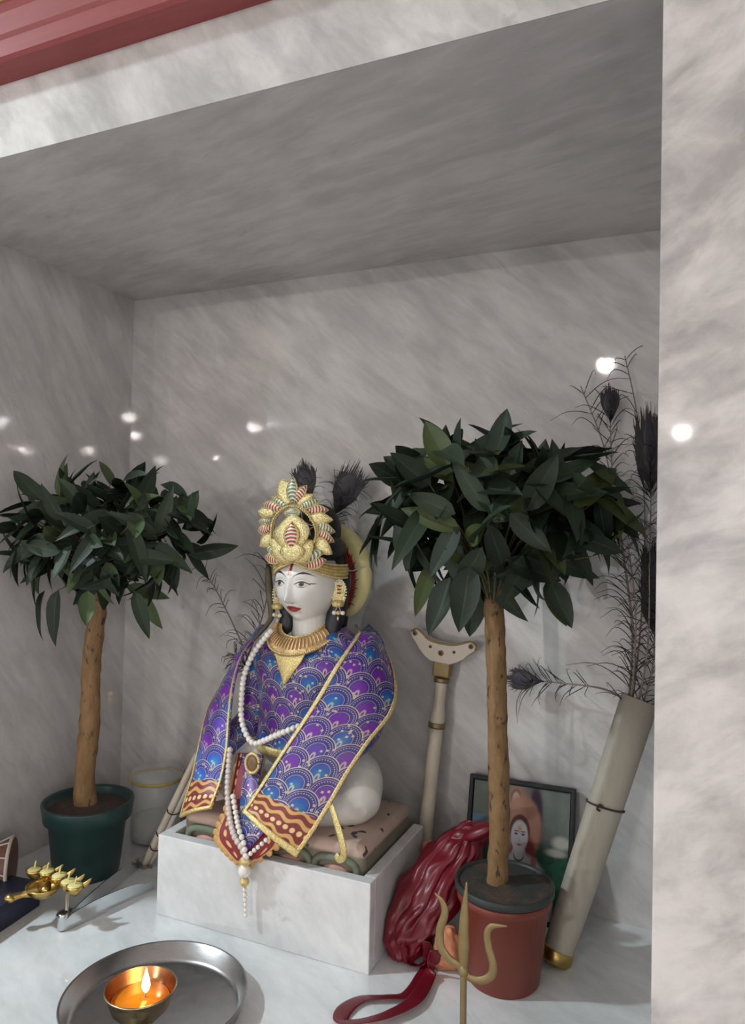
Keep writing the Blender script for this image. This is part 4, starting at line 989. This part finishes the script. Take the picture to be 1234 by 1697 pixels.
def print_fn():
    u, v, _ = sep(coord('UV'))          # u 0..1 across, v 0..1 up (1 = top)
    bg = mixc(tex(coord('UV'), 6, 4), (.10, .13, .115), (.22, .24, .22))
    col = mixc(step(v, .62, .50), bg, (.035, .10, .06))
    col = mixc(step(tex(coord('UV'), 14, 3), .5, .62) * step(v, .6, .5) * .6, col, (.02, .05, .05))
    col = mixc(ell(u, v, .05, .70, .14, .03, .4), col, (.16, .24, .34)); col = mixc(ell(u, v, .03, .58, .07, .06, .4), col, (.48, .28, .18))
    col = mixc(ell(u, v, .26, .9, .10, .16, .4) * .7, col, (.16, .08, .07))
    col = mixc(ell(u, v, .66, .80, .07, .22, .3), col, (.045, .025, .05))
    col = mixc(ell(u, v, .93, .60, .09, .05, .5), col, (.50, .48, .42)); col = mixc(ell(u, v, .88, .52, .10, .03, .5), col, (.46, .43, .38))
    col = mixc(ell(u, v, .47, .80, .14, .20, .3), col, (.34, .19, .14))          # small seated figure above
    col = mixc(ell(u, v, .45, .90, .055, .075, .2), col, (.20, .11, .06)); col = mixc(ell(u, v, .45, .895, .038, .055, .2), col, (.48, .34, .28))
    u = u - .055; v = v - .075
    col = mixc(ell(u, v, .47, .60, .20, .25, .12), col, (.42, .22, .16))          # halo
    col = mixc(ell(u, v, .49, .36, .14, .20, .2), col, (.22, .05, .05))           # robe drape behind the head
    col = mixc(ell(u, v, .47, .02, .33, .38, .08), col, (.46, .45, .46))          # white robed shoulders
    col = mixc(lt(eabs(u - .60 - (v - .3) * .1), .028) * lt(v, .38), col, (.36, .16, .12))
    col = mixc(ell(u, v, .45, .38, .07, .10, .15), col, (.50, .48, .50))
    col = mixc(ell(u, v, .45, .575, .105, .125, .1), col, (.12, .05, .035))
    col = mixc(ell(u, v, .45, .53, .088, .125, .1), col, (.56, .53, .57))
    au = eabs(u - .45)
    col = mixc(ell(au, v, .036, .545, .018, .008, .3), col, (.08, .07, .09)); col = mixc(ell(au, v, .036, .566, .024, .005, .4), col, (.12, .08, .08))
    col = mixc(ell(u, v, .45, .462, .026, .008, .3), col, (.36, .14, .15)); col = mixc(ell(u, v, .45, .585, .02, .03, .4), col, (.58, .34, .20))
    col = mixc(ell(u, v, .45, .50, .010, .018, .5) * .4, col, (.35, .30, .34))
    ring = ell(u, v, .45, .38, .055, .05) - ell(u, v, .45, .39, .048, .045)
    col = mixc(emax(ring, 0.0), col, (.10, .06, .05))
    return {'Base Color': col}
PRINT = mat('picture_print', rough=.45, fn=print_fn, Specular_IOR_Level=.12)
fv = [fp(-fw / 2 + .006, -fh / 2 + .006, .005), fp(fw / 2 - .006, -fh / 2 + .006, .005), fp(fw / 2 - .006, fh / 2 - .006, .005), fp(-fw / 2 + .006, fh / 2 - .006, .005)]
fb = [p - un * .004 for p in fv]
mk('print', fv + fb, [(0, 1, 2, 3), (7, 6, 5, 4), (0, 4, 5, 1), (1, 5, 6, 2), (2, 6, 7, 3), (3, 7, 4, 0)], PRINT, pic, False, [(0, 0), (1, 0), (1, 1), (0, 1)] * 2, fix=False)
FB = mat('black_frame', (.012, .012, .014), .6, 0, speck((.013, .013, .015), .3, 40, .1))
for a, b, w_, h_ in ((-fw / 2, 0, .009, fh), (fw / 2, 0, .009, fh), (0, fh / 2, fw + .009, .009), (0, -fh / 2, fw + .009, .009)):
    mk('frame_bar', *box(fp(a, b, .003), (w_, .014, h_), Rf, .0025), FB, pic, False)
mk('backing', *box(fp(0, 0, -.003), (fw, .004, fh), Rf), FB, pic, False)

# rolled cream tube holding the feathers
t0 = atz(919, 1592, .004); t1 = at(1056, 1170, 1.400)
rl = empty('rolled_cloth_tube', t0, 'tall cream rolled tube leaning in the right corner, holding peacock feathers', 'tube')
dt = t1 - t0; bx_, by_, bz_ = frame_of(dt); RT = Matrix((bx_, by_, bz_)).transposed(); LT = dt.length
mk('tube_body', *lathe([(.024, .0), (.0255, .002), (.029, LT * .3), (.031, LT * .65), (.0325, LT), (.0300, LT), (.028, LT * .5), (.022, .004)], t0 + bz_ * .012, 40, RT, close=False), CREAM, rl)
sm_ = [t0 + bz_ * (LT * q_) + bx_ * (-.0302 + .003 * q_) * math.cos(.5 - q_) + by_ * .030 * math.sin(.5 - q_) for q_ in np.linspace(.02, .98, 8)]
mk('end_cap', *lathe([(.001, -.002), (.025, -.002), (.0275, .002), (.0275, .020), (.026, .022)], t0 + bz_ * .002, 32, RT), BRASS, rl, label='gold end cap')
cq = t0 + bz_ * (LT * .60)
mk('tie_cord', *tube([cq + bx_ * .0325 * math.cos(g) + by_ * .0325 * math.sin(g) + bz_ * .004 * math.sin(g) for g in np.linspace(0, 2 * PI, 25)], .0018, 48, 6), TIE, rl, label='dark tie cord')
kn = cq - bx_ * .033
mk('cord_knot', *tube([kn, kn + Vector((-.006, -.004, .006)), kn + Vector((-.010, -.003, -.002)), kn + Vector((-.006, 0, -.006))], .0018, 16, 6), TIE, rl)

# peacock feathers
def feather(label, path, eye=.03, blen=.05, nb=50, seed=1, group=None, side=(1, 1), start=.1, tall=1.0, fringe=1.0):
    R = random.Random(seed); t = empty('peacock_feather', path[0], label, 'feather', group)
    P = catmull(path, 60); mk('quill', *tube(path, [.0022, .0016, .0011], 50, 6), QUILL, t)
    vd = Vector((.35, -.94, 0)).normalized(); b = MB()
    for i in range(nb):
        q = start + (1 - start) * (i + R.random()) / nb; k = min(58, int(q * 59)); p = P[k]; tg_ = (P[k + 1] - P[max(0, k - 1)]).normalized()
        n = tg_.cross(vd).normalized()
        for s in (-1, 1):
            if R.random() > side[0 if s < 0 else 1] * .8: continue
            L = blen * R.uniform(.5, 1.35); out = (n * s * R.uniform(.5, 1) + tg_ * R.uniform(.3, 1.3) + vd * R.gauss(0, .25)).normalized(); bend = (n * s * R.uniform(-.5, 1.0) - tg_ * R.uniform(0, .8) + Vector((0, 0, R.uniform(-.9, .0))))
            b.add(tube([p, p + out * L * .45, p + out * L * .8 + bend * L * .12, p + out * L + bend * L * .45], [.0009, .0008, .0006, .0003], 9, 4))
    if eye:
        e = P[-1]; tg_ = (P[-1] - P[-4]).normalized(); n = tg_.cross(vd).normalized(); Re = Matrix((n, vd, tg_)).transposed()
        mk('feather_eye', *ball(e, (eye * (.50 if tall < 2 else .34), .003, eye * .85 * (1 if tall < 2 else tall * .8)), 24, Re), EYEF, t)
        mk('eye_spot', *ball(e - tg_ * eye * .1 + vd * .0026, (eye * .24, .0012, eye * .32), 16, Re), HAIR, t)
        for i in range(int(110 * fringe * max(1, tall))):
            s = R.uniform(-1, 1); hh = eye * R.uniform(-1, 1) * (tall - 1) * .8; o_ = e + tg_ * hh - tg_ * eye * R.uniform(.5, 1.5) + vd * R.gauss(0, .002)
            L = eye * R.uniform(.7, 1.45); lat = n * s
            e2 = e + tg_ * hh; b.add(tube([o_, e2 - tg_ * eye * .4 + lat * eye * .55, e2 + tg_ * eye * .25 + lat * eye * .72, e2 + tg_ * L * (1.12 - .45 * abs(s)) + lat * eye * (.55 + .5 * abs(R.gauss(0, .5)))], [.0010, .0013, .0011, .0003], 9, 4))
    b.build('barbs', FEATH, t, kind='stuff'); return t
G = 'feathers in the cream tube'
TB = t1 - bz_ * .06
feather('feather with a dark round eye above the right tree, in the cream tube', [TB, at(1052, 1090, 1.42), at(1035, 930, 1.435), at(1015, 790, 1.44), at(1010, 668, 1.44)], .025, .055, 30, 3, G, (1, .7))
feather('large dark feather against the pillar edge, tallest in the cream tube', [TB + Vector((.006, 0, 0)), at(1072, 1080, 1.41), at(1076, 930, 1.42), at(1078, 830, 1.43), at(1076, 745, 1.43)], .036, .05, 60, 4, G, (.8, .8), tall=2.4, fringe=1.4)
feather('second dark feather against the pillar edge, its eye behind the lower leaves', [TB + Vector((.008, .004, 0)), at(1078, 1120, 1.42), at(1084, 1050, 1.43), at(1084, 970, 1.43)], .034, .045, 50, 5, G, (.6, .6), tall=2.8, fringe=1.4)
feather('thin feather stalk with long bare barbs curving left over the tree', [TB + Vector((-.004, .004, 0)), at(1047, 1050, 1.44), at(1022, 860, 1.455), at(1000, 740, 1.46), at(962, 640, 1.465)], 0, .06, 26, 6, G, (1, 1))
feather('thin feather stalk rising highest beside the pillar with open barbs', [TB + Vector((0, .006, 0)), at(1060, 1050, 1.44), at(1068, 860, 1.455), at(1055, 690, 1.46), at(1035, 590, 1.465)], 0, .055, 26, 7, G, (1, .6))
feather('short frayed feather low in the cream tube with drooping barbs', [TB + Vector((-.003, -.004, 0)), at(1050, 1110, 1.395), at(1052, 1000, 1.40), at(1040, 900, 1.41)], 0, .075, 26, 8, G, (1, .5))
feather('feather lying sideways from the tube to the tan trunk, eye at the trunk', [t1 + Vector((-.004, -.01, .004)), at(1000, 1142, 1.42), at(930, 1132, 1.44), at(866, 1126, 1.45)], .028, .05, 18, 9, None, (1, 1), .45)
G2 = 'feathers behind the crown'
feather('upright dark feather just behind the crown top', [at(540, 960, 1.41), at(525, 880, 1.41), at(512, 830, 1.41), at(506, 797, 1.41)], .034, .03, 16, 10, G2, start=.4, fringe=1.3)
feather('dark feather leaning right behind the crown toward the right tree', [at(545, 960, 1.42), at(548, 890, 1.425), at(556, 850, 1.43), at(574, 810, 1.43)], .042, .05, 30, 12, G2, start=.3, tall=1.25, fringe=1.4)
feather('curved pale feather stalk drooping left of the statue to the left tree', [at(410, 1090, 1.38), at(394, 1052, 1.385), at(375, 1012, 1.39), at(352, 968, 1.39), at(328, 938, 1.39)], 0, .035, 16, 13, None, (1, .5), .2)
feather('frayed dark feather rising between the left shawl and the face', [at(405, 1100, 1.40), at(425, 1050, 1.40), at(440, 1000, 1.40), at(452, 930, 1.40)], 0, .062, 26, 14, None, (1, .1), .1)
feather('bristly dark feather tip sticking out behind the left shoulder', [at(420, 1120, 1.36), at(402, 1100, 1.365), at(388, 1084, 1.37)], 0, .038, 26, 15, None, (1, 1), .1)

# red satin bag with ribbons, peach cloth behind it
def bag():
    t = empty('satin_bag', atz(690, 1590, 0), 'crumpled crimson satin drawstring bag between the pedestal and red pot', 'bag')
    spine = [Vector((-.445, 1.205, .006)), Vector((-.438, 1.225, .05)), Vector((-.412, 1.262, .11)), Vector((-.385, 1.300, .165)), Vector((-.360, 1.318, .195)), Vector((-.340, 1.312, .212))]
    rr = [.026, .054, .058, .046, .030, .020]; n = 90; seg = 150; P = catmull(spine, n); RRr = lerp_list(rr, n); V = []; fs = []
    for i, p in enumerate(P):
        q = i / (n - 1)
        for k in range(seg):
            a = 2 * PI * k / seg; tw = a + q * 1.6 + .5 * mnoise.noise(Vector((q * 4, a, 0)))
            fold = 1 + (.16 + .16 * q) * (abs(math.sin(tw * 4.5 + 1.2 * math.sin(q * 7))) ** .6 - .6) + .07 * (abs(math.sin(tw * 9 - q * 14)) - .5) + .16 * mnoise.noise(Vector((math.cos(a) * 1.8, math.sin(a) * 1.8, q * 7))) + .05 * math.sin(q * 46 + 3 * math.sin(a * 2))
            w_ = Vector((math.cos(a), math.sin(a) * .78, 0)); v = p + w_ * RRr[i] * fold + Vector((0, 0, .006 * mnoise.noise(Vector((q * 9, a * 1.5, 4)))))
            v.x = max(v.x, PX1 + .004); v.z = max(v.z, .002); V.append(v)
    for i in range(n - 1):
        for k in range(seg): fs.append((i * seg + k, i * seg + (k + 1) % seg, (i + 1) * seg + (k + 1) % seg, (i + 1) * seg + k))
    fs += [tuple(range(seg))[::-1], tuple((n - 1) * seg + k for k in range(seg))]
    mk('bag_body', V, fs, SATIN, t)
    mk('bag_flap', *ball((-.338, 1.300, .205), (.040, .022, .013), 20, Matrix.Rotation(-.5, 3, 'Y')), SATIN, t)
    def rib(P_, w, nm='ribbon'):
        mk(nm, *tube(P_, [w, w * .9, w], 70, 8, (.16, 1), (.25, -.5, 1)), SATIN, t)
    def rib_flat(P_, w, nm='ribbon'): mk(nm, *tube(P_, [w * 1.0, w * 1.2, w * .9, w * 1.3, w * .9, w * 1.2, w], 120, 10, (1, .09), (.0, .25, 1)), SATIN, t)
    rib_flat([atz(702, 1560, .05), atz(712, 1590, .012), atz(700, 1618, .004), atz(675, 1648, .004), atz(640, 1652, .006), atz(600, 1655, .004), atz(572, 1672, .004), atz(566, 1692, .005), atz(600, 1692, .009), atz(645, 1680, .010), atz(688, 1655, .010), atz(712, 1612, .012), atz(722, 1575, .05)], .0105)
    rib_flat([atz(672, 1545, .055), atz(668, 1572, .03), atz(675, 1592, .010), atz(692, 1600, .008), atz(708, 1588, .02), atz(706, 1560, .06)], .0075)
bag()
def crumple(label, c, r, seed, nm='folded_cloth'):
    v, f = ball(c, r, 40); c = Vector(c); out = []
    for p in v:
        d_ = p - c; k = 1 + .26 * abs(mnoise.noise(d_ * 60 + Vector((0, 3, seed)))) - .16 + .20 * mnoise.noise(d_ * 45 + Vector((seed, 0, 0))) + .10 * mnoise.noise(d_ * 110 + Vector((0, seed, 0))); q_ = c + d_ * k; q_.z = max(q_.z, .002); out.append(q_)
    o = mk(nm, out, f, PEACH); tag(o, label, 'cloth'); return o
crumple('peach cloth bundle on the platform between satin bag and red pot', (-.372, 1.215, .030), (.028, .028, .042), 3)
crumple('peach cloth fold peeking out above the crimson bag by the staff', at(718, 1407, 1.385), (.028, .016, .018), 8)

# brass trident
TY = .985
TT = lambda x, y: at(x, y, TY)
tf = TT(767, 1700); kx = tf - (TT(768, 1610) - tf) * 1.0
j = TT(768, 1606); foot = j + (tf - j).normalized() * (j.z / abs((tf - j).normalized().z)); 
tr = empty('trident', Vector((foot.x, foot.y, 0)), 'slim brass trident standing before the red brown pot', 'trident')
mk('shaft', *tube([foot + Vector((0, 0, .004)), foot.lerp(j, .5), j + Vector((0, 0, -.004))], .0047, 20, 12), BRASSD, tr)
mk('shaft_base', *lathe([(.001, 0), (.032, 0), (.031, .006), (.012, .010), (.008, .018), (.001, .02)], Vector((foot.x, foot.y, 0)), 28, close=False), BRASSD, tr)
mk('collar', *ball(j + Vector((0, 0, -.003)), (.0075, .0065, .009), 14), BRASSD, tr)
mk('centre_tine', *tube([j, TT(768, 1570), TT(769, 1520), TT(773, 1462)], [.0055, .0085, .0065, .0010], 30, 12, (1, .5), (0, -1, 0)), BRASSD, tr)
mk('side_tine', *tube([TT(766, 1607), TT(757, 1598), TT(742, 1587), TT(730, 1568), TT(729, 1541), TT(737, 1513), TT(732, 1493), TT(720, 1480)], [.0045, .0055, .0060, .0062, .0060, .0055, .0040, .0010], 50, 12, (1, .5), (0, -1, 0)), BRASSD, tr)
mk('side_tine', *tube([TT(769, 1609), TT(778, 1620), TT(796, 1625), TT(813, 1617), TT(817, 1599), TT(810, 1572), TT(807, 1548), TT(815, 1535), TT(840, 1535)], [.0045, .0055, .0058, .0060, .0058, .0055, .0050, .0042, .0010], 50, 12, (1, .5), (0, -1, 0)), BRASSD, tr)
